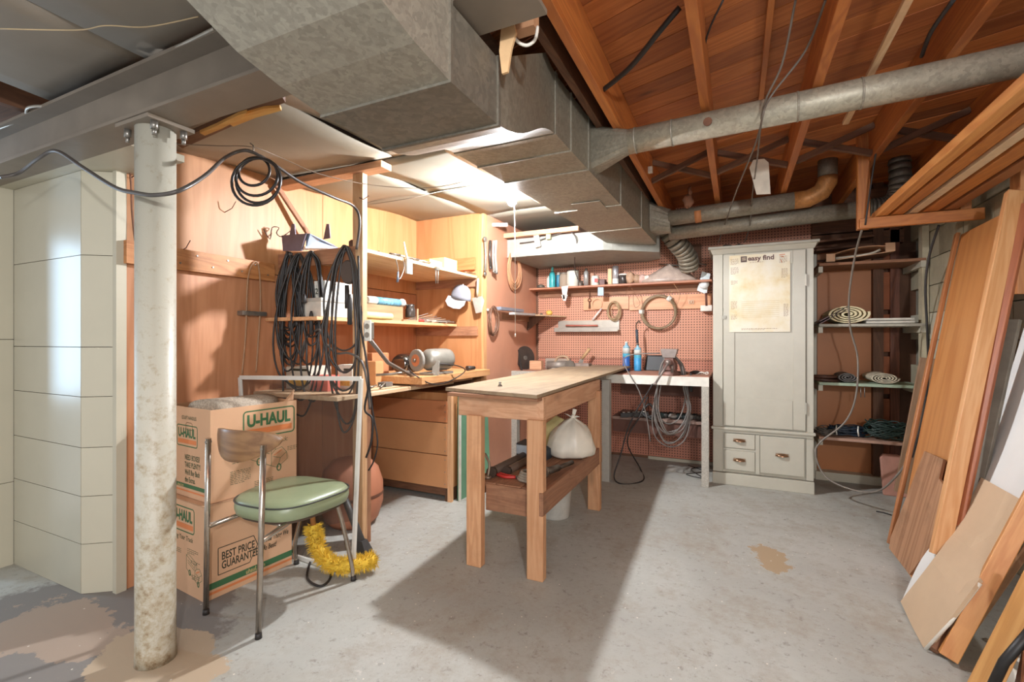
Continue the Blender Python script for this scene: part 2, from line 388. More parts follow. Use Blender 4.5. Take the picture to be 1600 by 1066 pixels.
wp = structure('wall_side')
HB = plain('#c78d70', .5, 0, .05, 5)
MB().add([(-1.955, 3.60, 0), (-2.03, 4.93, 0), (-2.12, 4.93, 0), (-2.05, 3.60, 0), (-1.955, 3.60, 2.5), (-2.03, 4.93, 2.5), (-2.12, 4.93, 2.5), (-2.05, 3.60, 2.5)],
     [(0, 1, 2, 3), (4, 5, 6, 7), (0, 1, 5, 4), (1, 2, 6, 5), (2, 3, 7, 6), (3, 0, 4, 7)]).build('hardboard_panel', HB, wp)
MB().box(-2.02, -1.975, 3.75, 4.60, 1.39, 1.45).build('cleat', BROWNW('y'), wp)

# ---- boxed-in chimney at the left, plywood in courses
wf = structure('wall_front_left')
CH = plain('#b3ac98', .27, 0, .03, 3, .12); CH2 = plain('#c0b9a4', .4, 0, .03, 3, .05)
MB().box(-3.5, -2.80, 1.20, 1.6, 0, 1.99).build('backing', plain('#4c4236', .9), wf)
zs = [0, .235, .46, .69, .93, 1.165, 1.60, 2.0]
for i in range(7):
    a, b = zs[i]+.0015, zs[i+1]-.0015
    MB().box(-3.488, -2.795, 1.15, 1.17, a, b).build('plywood_panel', CH, wf)
    MB().plate([(-2.79, 1.15, a), (-2.675, 1.235, a), (-2.675, 1.235, b), (-2.79, 1.15, b)], (-.015, .03, 0)).build('plywood_panel', CH2, wf)
for a, b in ((0, .44), (.443, 1.2), (1.203, 2.0)): MB().box(-3.52, -3.492, .98, 1.15, a, b).build('plywood_panel', CH2, wf)
MB().box(-3.56, -3.525, .98, 1.6, 0, 2.0).build('backing', plain('#4c4236', .9), wf)  # added behind the panels to block light leaking through their seams
MB().box(-3.55, -2.25, 1.09, 1.30, 2.0, 2.03).build('soffit_board', CREAM, wf)
MB().box(-2.672, -2.64, 1.22, 1.262, 0, 2.03).build('edge_strip', CREAM, wf)

# ---- concrete block wall on the right
wr = structure('wall_right', (1.3, 0, 0))
MB().box(1.335, 1.45, -.8, 5.0, 0, 2.52).build('mortar', plain('#8a8474', .9), wr)
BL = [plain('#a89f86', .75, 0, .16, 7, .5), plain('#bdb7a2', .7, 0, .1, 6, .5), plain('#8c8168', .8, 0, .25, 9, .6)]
bb = MB().box(-.02, .04, .003, .395, .003, .197)
bms = []
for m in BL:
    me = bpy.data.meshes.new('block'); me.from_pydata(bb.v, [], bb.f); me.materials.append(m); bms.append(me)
for r in range(12):
    for k in range(8):
        y = 4.93-.4*(k+1)-(.2 if r % 2 else 0)
        if k == 7 and r % 2 == 0: continue
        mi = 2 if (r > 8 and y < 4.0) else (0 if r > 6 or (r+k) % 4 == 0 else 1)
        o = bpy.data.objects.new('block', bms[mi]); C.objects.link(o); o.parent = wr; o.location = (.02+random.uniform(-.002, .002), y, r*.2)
tm = MB().box(1.255, 1.295, 4.50, 4.58, 0, 2.05).build('trim_1', plain('#b7ad92', .6)); tm['kind'] = 'structure'
tm = MB().box(1.24, 1.335, .5, 4.93, 2.30, 2.34).build('trim_2', DARKW('y')); tm['kind'] = 'structure'
tm = MB().box(1.25, 1.29, .5, 4.93, 2.34, 2.50).build('trim_3', BROWNW('y')); tm['kind'] = 'structure'

# ---- ceiling: diagonal subfloor, joists, bridging; sheet panels over the workshop
ce = structure('ceiling')
SUBW = [wood('#a8602e', '#c97c40', 'x', .6, 8, .8), wood('#94522a', '#b66c38', 'x', .6, 8, .8)]
pm = []
for m in SUBW:
    me = bpy.data.meshes.new('plank'); b = MB().box(0, 3.1, .003, .134, 0, .02); me.from_pydata(b.v, [], b.f); me.materials.append(m); pm.append(me)
ang = math.atan2(-.33, .944)
for k in range(48):
    o = bpy.data.objects.new('plank', pm[k*7 % 2]); C.objects.link(o); o.parent = ce
    o.location = (-1.32, -.55+k*.145, 2.50+random.uniform(0, .003)); o.rotation_euler = (0, 0, ang)
JW = wood('#a0582a', '#c57a3a', 'z', .55, 7, .4)
for x in (-.56, -.134, .32, .76, 1.19): beam('joist', (x, -.3, 2.40), (x, 4.92, 2.40), .04, .2, JW, ce)
beam('joist', (-.66, -.3, 2.42), (-.66, 4.92, 2.42), .035, .17, DARKW('z'), ce)
beam('nailing_strip', (.12, 1.9, 2.48), (.12, 3.2, 2.48), .025, .03, JW, ce)
beam('nailing_strip', (.55, 1.2, 2.40), (.52, 3.0, 2.34), .028, .02, PINEL('z'), ce)
jx = [-.56, -.134, .32, .76, 1.19]
for a, b in zip(jx, jx[1:]):
    beam('cross_bridging', (a+.02, 3.45, 2.32), (b-.02, 3.45, 2.47), .035, .03, DARKW('z'), ce, (0, 1, 0))
    beam('cross_bridging', (a+.02, 3.50, 2.47), (b-.02, 3.50, 2.32), .035, .03, DARKW('z'), ce, (0, 1, 0))
def cz(y): return 2.15+.045*(y-1.1)
CP = [plain('#8f8472', .55, 0, .1, 2.5, .05), plain('#847f71', .6, 0, .07, 2, .05)]
def cpanel(x0, x1, y0, y1, sag, m, seed, z=None):
    rnd = random.Random(seed); nx = ny = 8; vs = []; fs = []
    for i in range(nx+1):
        for j in range(ny+1):
            u, v_ = i/nx, j/ny; x = x0+(x1-x0)*u; y = y0+(y1-y0)*v_
            s_ = sag*math.sin(PI*u)*math.sin(PI*v_)+.012*math.sin(4*u+seed)*math.sin(5*v_+seed)*(1 if sag else 0)
            vs.append((x, y, (cz(y) if z is None else z)-s_+.02+(seed % 3)*.004))
    for i in range(nx):
        for j in range(ny):
            a = i*(ny+1)+j; fs.append((a, a+ny+1, a+ny+2, a+1))
    o = MB().add(vs, fs, None, True).build('ceiling_panel', m, ce); md = o.modifiers.new('t', 'SOLIDIFY'); md.thickness = .008; md.offset = 1
    return o
cpanel(-2.66, -1.72, 1.16, 2.10, .030, CP[0], 1); cpanel(-1.715, -.8, 1.16, 2.10, .006, CP[0], 2)
cpanel(-2.66, -1.98, 2.105, 2.80, .02, CP[1], 3); cpanel(-1.975, -1.0, 2.105, 2.80, .012, CP[1], 4)
cpanel(-2.66, -1.98, 2.805, 3.62, .012, CP[1], 5); cpanel(-1.975, -1.0, 2.805, 3.62, .012, CP[1], 6)
cpanel(-2.1, -.75, 3.625, 4.93, .0, CP[1], 7)
CPL = plain('#857b6e', .5, 0, .1, 2.2, .05)
cpanel(-2.62, -1.905, .1, 1.0, .006, CPL, 8, 2.185); cpanel(-1.90, -.6, .1, 1.0, .006, CPL, 9, 2.185)
cpanel(-3.7, -2.62, .1, .70, .01, CPL, 10, 2.19)
MB().box(-3.7, -.6, .0, 1.2, 2.36, 2.38).build('cavity_boards', DARKW('x'), ce)
beam('joist', (-2.9, .1, 2.3), (-2.9, 1.2, 2.3), .04, .14, DARKW('z'), ce)
MB().box(-2.66, -.9, 1.09, 5.0, 2.42, 2.44).build('cavity_boards', DARKW('x'), ce)
MB().box(-2.05, -1.25, 4.0, 4.04, 2.16, 2.2).build('ceiling_batten', PINE('x'), ce)
beam('ceiling_batten', (-1.285, 1.97, 2.14), (-1.10, 4.05, 2.14), .03, .022, PINEL('z'), ce)

# ================================================================== BEAM, POST, DUCTS
t = thing('steel_beam', 'long painted steel I-beam crossing the ceiling at the left', 'beam', (-1.9, 1.02, 2.0))
MB().box(-3.7, -.42, .95, 1.09, 2.0, 2.012).build('lower_flange', STEELP, t)
MB().box(-3.7, -.42, 1.014, 1.026, 2.012, 2.185).build('web', STEELP, t)
MB().box(-3.7, -.42, .95, 1.09, 2.172, 2.185).build('upper_flange', STEELP, t)
POSTM = None
n = N('post_paint'); co = n.mapping((1, 1, 1), False); sp_ = n.n('ShaderNodeSeparateXYZ'); n.l(co, sp_.inputs[0])
f = n.noise(co, 26, 7, .75); mr = n.n('ShaderNodeMapRange'); mr.inputs['From Min'].default_value = 0; mr.inputs['From Max'].default_value = 1.5; mr.inputs['To Min'].default_value = .12; mr.inputs['To Max'].default_value = -.06
n.l(sp_.outputs[2], mr.inputs['Value']); ad = n.n('ShaderNodeMath', operation='ADD'); n.l(f, ad.inputs[0]); n.l(mr.outputs[0], ad.inputs[1])
col = n.ramp(ad.outputs[0], [(.5, lin('#bdb8a8')), (.65, lin('#a99c84')), (.78, lin('#836c50'))]); n.bump(f, .3, .004); POSTM = n.fin(col, .42)
t = thing('steel_post', 'round cream painted steel post with rust stains, holding up the beam', 'post', (-1.97, 1.036, 0))
MB().lathe((-1.97, 1.036, 0), [(.066, 0), (.064, .05), (.0637, .08), (.0637, 1.985)], n=32).build('shaft', POSTM, t)
MB().box(-2.075, -1.865, .955, 1.115, 1.985, 1.999).build('top_plate', STEELP, t)
for dx, dy in ((-.085, .05), (.085, .05), (.085, -.05), (-.085, -.05)):
    MB().cyl((-1.97+dx, 1.036+dy, 1.955), (-1.97+dx, 1.036+dy, 1.985), .012, None, 6).cyl((-1.97+dx, 1.036+dy, 1.935), (-1.97+dx, 1.036+dy, 1.96), .007, None, 8).build('bolt', STEEL, t)

def rect_ring(y, xl, xr, zb, zt): return [V((xl, y, zb)), V((xr, y, zb)), V((xr, y, zt)), V((xl, y, zt))]
def duct(secs, name, m, parent, label=None):
    return MB().loft([rect_ring(*s) for s in secs], None, False).build(name, m, parent, label)
t = thing('sheet_metal_duct', 'big rectangular galvanised heating duct running under the ceiling', 'duct', (-.85, 2.5, 1.8))
duct([(.2, -1.02, -.60, 2.10, 2.3), (.45, -1.01, -.60, 1.965, 2.17), (.58, -1.0, -.60, 1.885, 2.10), (.69, -1.0, -.60, 1.838, 2.03), (.80, -1.0, -.60, 1.815, 1.99), (.93, -1.0, -.60, 1.80, 1.985)], 'duct_section', M_GAL2, t)
duct([(.932, -1.0, -.60, 1.80, 1.985), (1.175, -1.0, -.60, 1.80, 1.985)], 'duct_section', M_GALD, t)
tr = []
for k in range(11):
    q = k/10; e = q*q*(3-2*q); e = .35*q+.65*e
    tr.append((1.177+.82*q, -1.0-.25*e, -.60-.13*e, 1.80+.32*e, 1.985+.405*min(1, q*1.25)))
duct(tr, 'duct_transition', M_GAL, t)
def fz(y): q = (y-2)/2.3; return (-1.25+.25*q, -.73+.10*q, 2.12-.08*q, 2.39-.02*q)
ys = [2.0, 2.19, 2.45, 3.1, 3.7, 4.3]
for a, b in zip(ys, ys[1:]): duct([(a+.001, *fz(a)), (b-.001, *fz(b))], 'duct_section', M_GAL, t)
for y, wd in ((.931, .01), (1.176, .012), (2.0, .028), (2.19, .012), (2.45, .01), (3.1, .012), (3.7, .012)):
    xl, xr, zb, zt = fz(y) if y >= 2 else (-1.0, -.60, 1.80, 1.985)
    MB().loft([rect_ring(y-wd/2, xl-.006, xr+.006, zb-.006, zt+.004), rect_ring(y+wd/2, xl-.006, xr+.006, zb-.006, zt+.004)], None, False).build('slip_joint', M_GALD if y < 1.5 else M_GAL2, t)
p = [PZ(884, 320, 2.088), PZ(940, 312, 2.088), PZ(955, 327, 2.085), PZ(892, 332, 2.085)]
MB().plate([(-.97, 2.95, 2.082), (-.78, 2.95, 2.082), (-.78, 3.15, 2.077), (-.97, 3.15, 2.077)], (0, 0, -.003)).build('patch_plate', M_GAL2, t)
def boot(rect, c, r, ax, name='take_off_boot', n_=16):
    # rect corners -> circle
    b = MB(); c = V(c); A = []; e1, e2 = V((0, 1, 0)), V((0, 0, 1)); 
    m0 = V(((rect[0]), (rect[1]+rect[2])/2, (rect[3]+rect[4])/2)); hy, hz = (rect[2]-rect[1])/2, (rect[4]-rect[3])/2
    R0 = []; R1 = []
    for j in range(24):
        a = 2*PI*(j+.5)/24; cx, sx_ = math.cos(a), math.sin(a); k = 1/max(abs(cx), abs(sx_))
        R0.append(m0+e1*hy*cx*k+e2*hz*sx_*k); R1.append(c+e1*r*cx+e2*r*sx_)
    return b.loft([R0, R1], None, False).build(name, M_GAL, t)
boot((-.715, 2.50, 2.64, 2.13, 2.37), (-.50, 2.47, 2.222), .062, None)
boot((-.64, 3.98, 4.28, 2.10, 2.34), (-.49, 4.15, 2.19), .10, None)
t2 = MB().plate([(-1.98, 4.08, 1.985), (-1.05, 4.08, 1.985), (-.98, 4.12, 1.985), (-.62, 4.40, 1.985), (-.66, 4.75, 1.985), (-.80, 4.90, 1.985), (-1.98, 4.90, 1.985)], (0, 0, .17)).build('duct_box', plain('#96948a', .6), t, 'white painted box at the end of the duct')

def pipe(name, label, pts, r, mats, seams, extra=None):
    t = thing(name, label, 'pipe', pts[0])
    for i, (a, b) in enumerate(zip(pts, pts[1:])):
        MB().cyl(a, b, r, None, 24).build('pipe_section', mats[i % len(mats)], t)
    for i, s_ in enumerate(seams):
        a, b = V(pts[0]), V(pts[1]); d = (b-a).normalized(); q = a+(b-a)*s_
        MB().cyl(q-d*.004, q+d*.004, r+.0025, None, 24).build('pipe_seam', M_GAL2, t)
    return t
p0, p1 = V((-.50, 2.47, 2.222)), V((1.28, 2.43, 2.262))
t = pipe('round_duct_pipe', 'fat galvanised pipe crossing below the joists from duct to right edge', [p0, p1], .062, [galv('#a8a290', .5, .35, 30, .25)], [.02, .12, .42, .55])
MB().cyl(V((-.12, 2.40, 2.222)), V((-.12, 2.395, 2.222)), .02, None, 10).build('rivet_patch', RUST, t)
r = .062
t = thing('round_duct_pipe', 'short galvanised pipe turning up through the floor in an orange-stained elbow', 'pipe', (-.5, 4.1, 2.2))
MB().cyl((-.50, 4.1, 2.205), (.40, 4.08, 2.235), r, None, 24).build('pipe_section', M_GAL, t)
MB().tube([(.39, 4.08, 2.235), (.48, 4.08, 2.238), (.56, 4.08, 2.275), (.60, 4.08, 2.35), (.60, 4.08, 2.38)], r*1.03, 20).build('elbow', galv('#b07a45', .5, .3, 30, .3), t, 'orange-brown stained elbow')
MB().cyl((.60, 4.08, 2.38), (.60, 4.08, 2.51), r, None, 24).build('riser', M_GALD, t)
MB().cyl((-.30, 4.097, 2.209), (-.25, 4.096, 2.211), r+.002, None, 24).build('tape_band', plain('#b9794a', .6), t, 'orange tape band')
t = thing('round_duct_pipe', 'longer galvanised pipe behind, ending in a ribbed grey elbow', 'pipe', (-.5, 4.28, 2.1))
MB().cyl((-.52, 4.28, 2.12), (.90, 4.26, 2.165), r, None, 24).build('pipe_section', M_GAL, t)
pts = spline([V((.88, 4.26, 2.165)), V((1.0, 4.26, 2.18)), V((1.06, 4.26, 2.27)), V((1.06, 4.26, 2.50))], 5)
rb = MB()
L = []
for i in range(len(pts)-1):
    rb.cyl(pts[i], pts[i+1], r*1.12, r*1.0, 20)
rb.build('ribbed_elbow', galv('#76726a', .45, .4, 40, .2), t)
# flexible drop at the duct's end
t = thing('flexible_duct', 'bent galvanised stub pipe dropping from the duct end to the pegboard', 'pipe', PY(1045, 365, 4.45))
pts = spline([PY(1036, 352, 4.45), PY(1056, 378, 4.5), PY(1072, 398, 4.6), PY(1077, 420, 4.7)], 4)
for i in range(len(pts)-1): MB().cyl(pts[i], pts[i+1], .088, .082, 20).build('pipe_segment', galv('#8a8272', .45, .4, 22, .3), t)
pe = PY(1075, 409, 4.87)
MB().box(pe.x-.10, pe.x+.12, 4.86, 4.91, pe.z-.06, pe.z+.16).build('wall_collar', DARKW('x'), t)
MB().tube([PY(1030, 413, 4.86), PY(1062, 415, 4.84)], .006, 6).tube([PY(1088, 395, 4.7), PY(1092, 412, 4.75), PY(1104, 414, 4.8)], .007, 6).build('hanger_wire', STEEL, t)

# ================================================================== BULB
bp_ = V((-1.33, 2.81, 2.12))
t = thing('light_bulb', 'lit bare bulb hanging under the ceiling beside the duct, with long pull string', 'light bulb', (bp_.x, bp_.y, 2.0))
MB().cyl(bp_+V((0, 0, .035)), bp_+V((0, 0, .075)), .020, .024, 16).build('socket', WHITE, t)
MB().lathe(bp_, [(.003, -.042), (.018, -.037), (.029, -.02), (.031, -.004), (.026, .012), (.016, .026), (.014, .036)], n=20).build('glass', emis('#f6f9ff', BULB_POWER/(PI*.0095)), t)
MB().cyl(bp_+V((0, 0, .07)), (bp_.x, bp_.y, 2.232), .006, None, 8).build('lead', RUBBER, t)
MB().tube([bp_+V((.015, .005, .05)), bp_+V((.02, .008, -.35)), bp_+V((.02, .010, -.88))], .0016, 5).build('pull_string', WHITE, t)
MB().cyl(bp_+V((.02, .010, -.90)), bp_+V((.02, .010, -.88)), .005, .002, 8).build('string_knob', WHITE, t)

# ================================================================== WOODEN POST AND FRAME OF THE LEFT BENCH
t = thing('wooden_post', 'bare two-by-four post from floor to ceiling at the left bench', 'post', (-1.99, 2.12, 0))
beam('stud', (-1.985, 2.12, 0), (-1.985, 2.12, 2.165), .075, .04, wood('#c49468', '#dcb48a', 'z', .6, 8, .3, .2), t, (0, 1, 0))
beam('header', (-2.645, 2.12, 2.186), (-1.79, 2.12, 2.186), .09, .038, PINE('z'), t)
br = beam('brace', PX(432, 290, -2.615), PX(482, 366, -2.58), .03, .02, BROWNW('z'), t, (1, 0, 0))
MB().tube([V((-1.965, 2.095, 2.02)), V((-1.93, 2.09, 2.005)), V((-1.89, 2.09, 2.02))], .003, 5).build('nail', RUST, t)
# power outlet
q = PY(580, 517, 2.08)
t = thing('power_outlet', 'white double power outlet on the side of the wooden post', 'outlet', q)
MB().box(q.x-.04, q.x+.004, 2.06, 2.10, q.z-.048, q.z+.048).build('metal_box', STEEL, t, bev=.003)
ex = V((.75, -.62, 0)).normalized(); ez = UP; ny = V((-.0, -1, 0))
MB().box(q.x-.022, q.x+.024, 2.046, 2.056, q.z-.058, q.z+.058).build('cover_plate', WHITE, t, bev=.003)
for s_ in (-1, 1):
    MB().cyl((q.x+.001, 2.047, q.z+s_*.024), (q.x+.001, 2.043, q.z+s_*.024), .016, None, 18).build('socket_face', plain('#8d8478', .4), t)
MB().tube([V((q.x-.005, 2.075, q.z-.05)), V((-1.93, 2.3, 1.06)), V((-1.98, 2.62, .95))], .012, 6).build('conduit', plain('#6e6258', .5), t)

# shelves on the left wall
t = thing('wall_shelf', 'upper plywood shelf high on the orange plywood wall', 'shelf', (-2.3, 2.8, 1.72))
beam('shelf_board', (-2.32, 2.12, 1.735), (-2.32, 3.54, 1.735), .64, .022, wood('#c9a274', '#dfc096', 'z', .55, 6, .15), t)
MB().box(-2.645, -2.0, 2.098, 2.118, 1.655, 1.745).build('end_fascia', BROWNW('x'), t)
for y in (2.30, 2.42, 2.55): MB().box(-2.03, -1.995, y, y+.005, 1.747, 1.75).build('staple', RUST, t)
t = thing('wall_shelf', 'lower plywood shelf with paint things and brushes on it', 'shelf', (-2.4, 2.8, 1.33))
beam('shelf_board', (-2.42, 2.0, 1.325), (-2.42, 3.53, 1.325), .44, .022, wood('#c98f60', '#dfae80', 'z', .55, 6, .15), t)

# ---- left workbench
t = thing('workbench', 'low plywood workbench along the orange wall, loose boards stacked on it', 'workbench', (-2.3, 2.7, 0))
beam('bench_top', (-2.30, 1.92, .875), (-2.30, 3.1, .875), .68, .024, wood('#d0ab82', '#e4c8a4', 'z', .6, 5, .2, .3), t)
beam('thick_board', (-2.2, 2.58, .925), (-2.2, 3.54, .925), .64, .05, wood('#bd8450', '#d4a070', 'z', .6, 8, .2, .2), t)
beam('board_under', (-1.96, 2.62, .89), (-1.96, 3.3, .89), .1, .018, BROWNW('z'), t)
MB().box(-2.64, -2.58, 2.05, 2.12, 0, .86).build('leg', BROWNW('z'), t)
MB().box(-2.05, -1.965, 2.15, 2.19, .0, .86).build('leg', BROWNW('z'), t)
MB().box(-2.64, -1.98, 3.40, 3.44, .80, .90).build('rear_rail', DARKW('x'), t)

# ---- chest of three drawers
t = thing('drawer_chest', 'plain unfinished chest of three drawers under the left bench', 'chest of drawers', (-2.27, 3.2, 0))
MB().box(-2.64, -1.905, 2.99, 3.50, .10, .80).build('carcass', wood('#b87a48', '#c98f5c', 'z', .6, 6), t)
DR = plain('#c58d5f', .55, 0, .05, 5); 
for z0, z1, m in ((.585, .745, plain('#b9764c', .55, 0, .06, 5)), (.345, .58, DR), (.10, .34, DR)):
    d = MB().box(-2.63, -1.93, 2.955, 2.985, z0, z1).build('drawer', m, t, bev=.003)
    for zz in (z0+.03, (z0+z1)/2, z1-.03): MB().cyl((-1.945, 2.956, zz), (-1.945, 2.952, zz), .004, None, 6).build('screw', STEEL, d)
MB().box(-1.927, -1.895, 2.96, 2.99, .0, .80).build('corner_stile', wood('#c89468', '#dbb088', 'z'), t)
MB().box(-2.63, -1.93, 3.0, 3.03, .03, .10).build('kick_board', DARKW('x'), t)
for x in (-2.62, -1.94): MB().box(x-.012, x+.03, 2.965, 3.06, 0, .10).build('foot', DARKW('z'), t)
g1 = tag(slab('painted_board', [(-1.865, 3.02, 0), (-1.83, 3.46, 0), (-1.88, 3.48, .84), (-1.885, 3.06, .84)], .015, plain('#6f9c7c', .5, 0, .12, 4)), 'green painted board leaning on the side of the drawer chest', 'board')
g2 = MB().box(-1.86, -1.845, 3.005, 3.02, .0, .83)
tag(g2.build('wood_strip', WHITE), 'thin white strip at the front edge of the green board', 'strip')

# ================================================================== CENTRE WORKBENCH
t = thing('workbench', 'tall pine workbench with pale plywood top standing in the middle of the floor', 'workbench', (-1.08, 2.75, 0))
z = .94
tp = [V((-.845, 2.06, z)), V((-.945, 4.80, z)), V((-1.53, 4.80, z)), V((-1.425, 2.17, z))]
o = slab('bench_top', [p for p in tp], .017, wood('#86715a', '#9c866a', 'z', .8, 4, .1, .35), t, None, (0, 1, 0))
LEG = wood('#bd865c', '#d6a47a', 'z', .6, 8, .5, .25)
for x, y in ((-1.255, 2.20), (-.905, 2.20), (-1.255, 3.28), (-.905, 3.28)):
    beam('leg', (x, y, 0), (x, y, .80 if y < 3 else .84), .088, .05, LEG, t, (0, 1, 0), bev=.004)
beam('apron', (-1.36, 2.215, .85), (-.865, 2.215, .85), .04, .115, PINE('z'), t)
beam('apron', (-.885, 2.195, .855), (-.905, 3.36, .855), .036, .12, PINE('z'), t)
beam('apron', (-1.30, 2.24, .855), (-1.30, 3.36, .855), .036, .11, PINE('z'), t)
beam('top_rail', (-1.38, 2.15, .912), (-.855, 2.12, .912), .06, .018, BROWNW('z'), t)
beam('shelf_rail', (-.868, 2.17, .385), (-.875, 3.33, .385), .022, .115, BROWNW('z'), t)
beam('shelf_rail', (-1.29, 2.22, .385), (-1.29, 3.33, .385), .022, .10, BROWNW('z'), t)
beam('shelf_rail', (-1.21, 2.245, .36), (-.95, 2.245, .36), .03, .14, BROWNW('z'), t)
for i, (x, wd) in enumerate(((-1.22, .13), (-1.08, .14), (-.945, .12))):
    beam('shelf_plank', (x, 2.24, .425), (x, 3.30, .425), wd, .02, BROWNW('z'), t)
q = MB()
tag(q.lathe((-1.19, 2.36, .941), [(.014, 0), (.012, .004), (.005, .012), (.009, .02), (.003, .026)], n=10).build('wing_nut', STEEL), 'tiny steel wing nut lying on the pale bench top', 'nut')

# things on the shelf of the centre bench
def blob_bag(name, label, c, rx, ry, rz, mat, seed, neck=True):
    rnd = random.Random(seed); t = thing(name, label, 'bag', c); R = []; n_ = 28
    ph = [rnd.uniform(0, 6.28) for _ in range(6)]
    prof = [(.90, 0), (1.02, .06), (1.05, .22), (.98, .42), (.86, .60), (.66, .76), (.40, .88), (.16, .96), (.07, 1.0)]
    for k, (q, h) in enumerate(prof):
        ring = []
        for j in range(n_):
            a = 2*PI*j/n_; w_ = 1+.05*math.sin(3*a+ph[0]+h*3)+.045*math.sin(7*a+ph[1]+h*5)+.03*math.sin(13*a+ph[2])+(.10*math.sin(11*a+ph[3]) if h > .55 else 0)
            w_ += .03*math.sin(17*a+ph[4]+9*h)*(.4+h)
            ring.append(V(c)+V((rx*q*w_*math.cos(a)+.02*h, ry*q*w_*math.sin(a), rz*h*(1+.03*math.sin(5*a)))))
        R.append(ring)
    MB().loft(R).build('body', mat, t)
    tt = V(c)+V((.02, 0, rz))
    k = MB().ball(tt+V((0, 0, .008)), .016, .016, .018, n=10, lump=.15); k.build('knot', mat, t)
    for dx, dz in ((-.05, .02), (.012, .055), (.035, .01)):
        MB().plate([tt+V((-.008, 0, 0)), tt+V((.008, .004, 0)), tt+V((dx+.012, .006, dz)), tt+V((dx-.012, -.004, dz+.008))], (0, .002, 0)).build('tail', mat, t)
    return t
blob_bag('plastic_bag', 'knotted white plastic bag on the lower shelf of the centre bench', (-.99, 2.99, .445), .145, .15, .24, plain('#d9d2c2', .4, 0, .05, 12, .4), 4)
for (x, y, r_, m, lb) in ((-1.17, 2.62, .022, '#6b5546', 'dull brown pipe length on the centre bench shelf, nearest the bag'), (-1.23, 2.55, .026, '#5b4a3e', 'thick dark pipe length at the left edge of the centre bench shelf')):
    tt = thing('metal_pipe', lb, 'pipe', (x, y, .436))
    MB().cyl((x, y-.22, .436+r_), (x+.02, y+.42, .436+r_), r_, None, 14).build('tube', plain(m, .5, .2), tt)
    MB().cyl((x, y-.225, .436+r_), (x, y-.20, .436+r_), r_+.004, None, 14).build('collar', plain('#4a3c32', .5, .3), tt)
t = thing('red_pliers', 'red handled pliers on the bench shelf behind the front legs', 'pliers', (-1.12, 2.34, .436))
MB().tube([(-1.21, 2.36, .448), (-1.15, 2.33, .448), (-1.09, 2.35, .448)], .009, 7, smoothing=4).build('handle', plain('#b8302a', .4), t)
MB().tube([(-1.21, 2.39, .446), (-1.15, 2.37, .446), (-1.09, 2.36, .446)], .008, 7, smoothing=4).build('handle', plain('#b8302a', .4), t)
MB().cyl((-1.09, 2.355, .447), (-1.04, 2.36, .446), .010, .004, 8).build('jaws', STEEL, t)
t = thing('strap_coil', 'coiled grey strap lying on the bench shelf between the front legs', 'strap', (-1.02, 2.34, .436))
for k in range(4): MB().tube([V((-1.0+(.075-.006*k)*math.cos(a), 2.36+(.055-.005*k)*math.sin(a), .447+.012*k)) for a in [2*PI*j/20 for j in range(20)]], .008, 6, closed=True).build('strap_turn', plain('#9a8e7e', .7), t)
t = thing('pipe_wrench', 'dark rusty threaded pipe fitting on the bench shelf by the bag', 'fitting', (-.95, 2.62, .436))
MB().cyl((-.965, 2.47, .462), (-.93, 2.60, .458), .022, .018, 14).build('body', plain('#6a6259', .4, .6), t)
MB().cyl((-.93, 2.60, .458), (-.90, 2.76, .455), .012, .013, 10).build('handle', plain('#54493f', .5, .4), t)
MB().lathe((-.967, 2.465, .462), [(.030, -.012), (.030, .012)], (.1, .99, 0), 14).build('nut', plain('#8a8074', .35, .7), t)
t = thing('jacket_hook_tools', 'old crank handle drill standing behind the left front leg on the bench shelf', 'hand drill', (-1.24, 2.35, .436))
MB().tube([(-1.235, 2.30, .445), (-1.235, 2.32, .50), (-1.25, 2.33, .53), (-1.275, 2.34, .56)], .007, 7, smoothing=3).build('crank', plain('#8c7a68', .5, .5), t)
MB().cyl((-1.235, 2.30, .437), (-1.235, 2.30, .45), .02, None, 12).build('foot', plain('#8c7a68', .5, .5), t)
t.name = 'hand_drill'; BASE['hand_drill'] = V((-1.24, 2.35, .436))
t = thing('paint_tray', 'black and blue-grey boxed tool on the bench shelf in front of the wall', 'tool box', (-1.21, 2.83, .436))
MB().plate([(-1.27, 2.75, .437), (-1.08, 2.75, .437), (-1.08, 2.75, .50), (-1.27, 2.75, .54)], (0, .14, 0)).build('body', plain('#3a4048', .5), t)
MB().box(-1.265, -1.14, 2.742, 2.75, .475, .53).build('pale_front', plain('#b9c3cc', .5), t)
t.name = 'tool_box'; BASE['tool_box'] = V((-1.21, 2.83, .436))
t = thing('cushion', 'folded yellow cloth leaning behind the white bag', 'cloth', (-1.12, 3.1, .436))
MB().plate([(-1.24, 3.10, .437), (-1.06, 3.10, .437), (-1.05, 3.16, .62), (-1.16, 3.18, .66), (-1.23, 3.16, .60)], (0, .02, 0)).build('fold', plain('#c9bd84', .8), t, bev=.006)
t.name = 'folded_cloth'
t = thing('plastic_bucket', 'grey white bucket on the floor under the centre bench', 'bucket', (-1.12, 3.05, 0))
MB().lathe((-1.12, 3.05, 0), [(.10, 0), (.102, .01), (.125, .30), (.13, .305), (.13, .32), (.12, .32), (.098, .02)], n=26).build('body', plain('#b7b3aa', .4), t)
MB().tube([V((-1.12+.13*math.cos(a), 3.05+.02, .30-.13*math.sin(a)*.8)) for a in [PI*j/12 for j in range(13)]], .003, 5).build('bail_handle', STEEL, t)

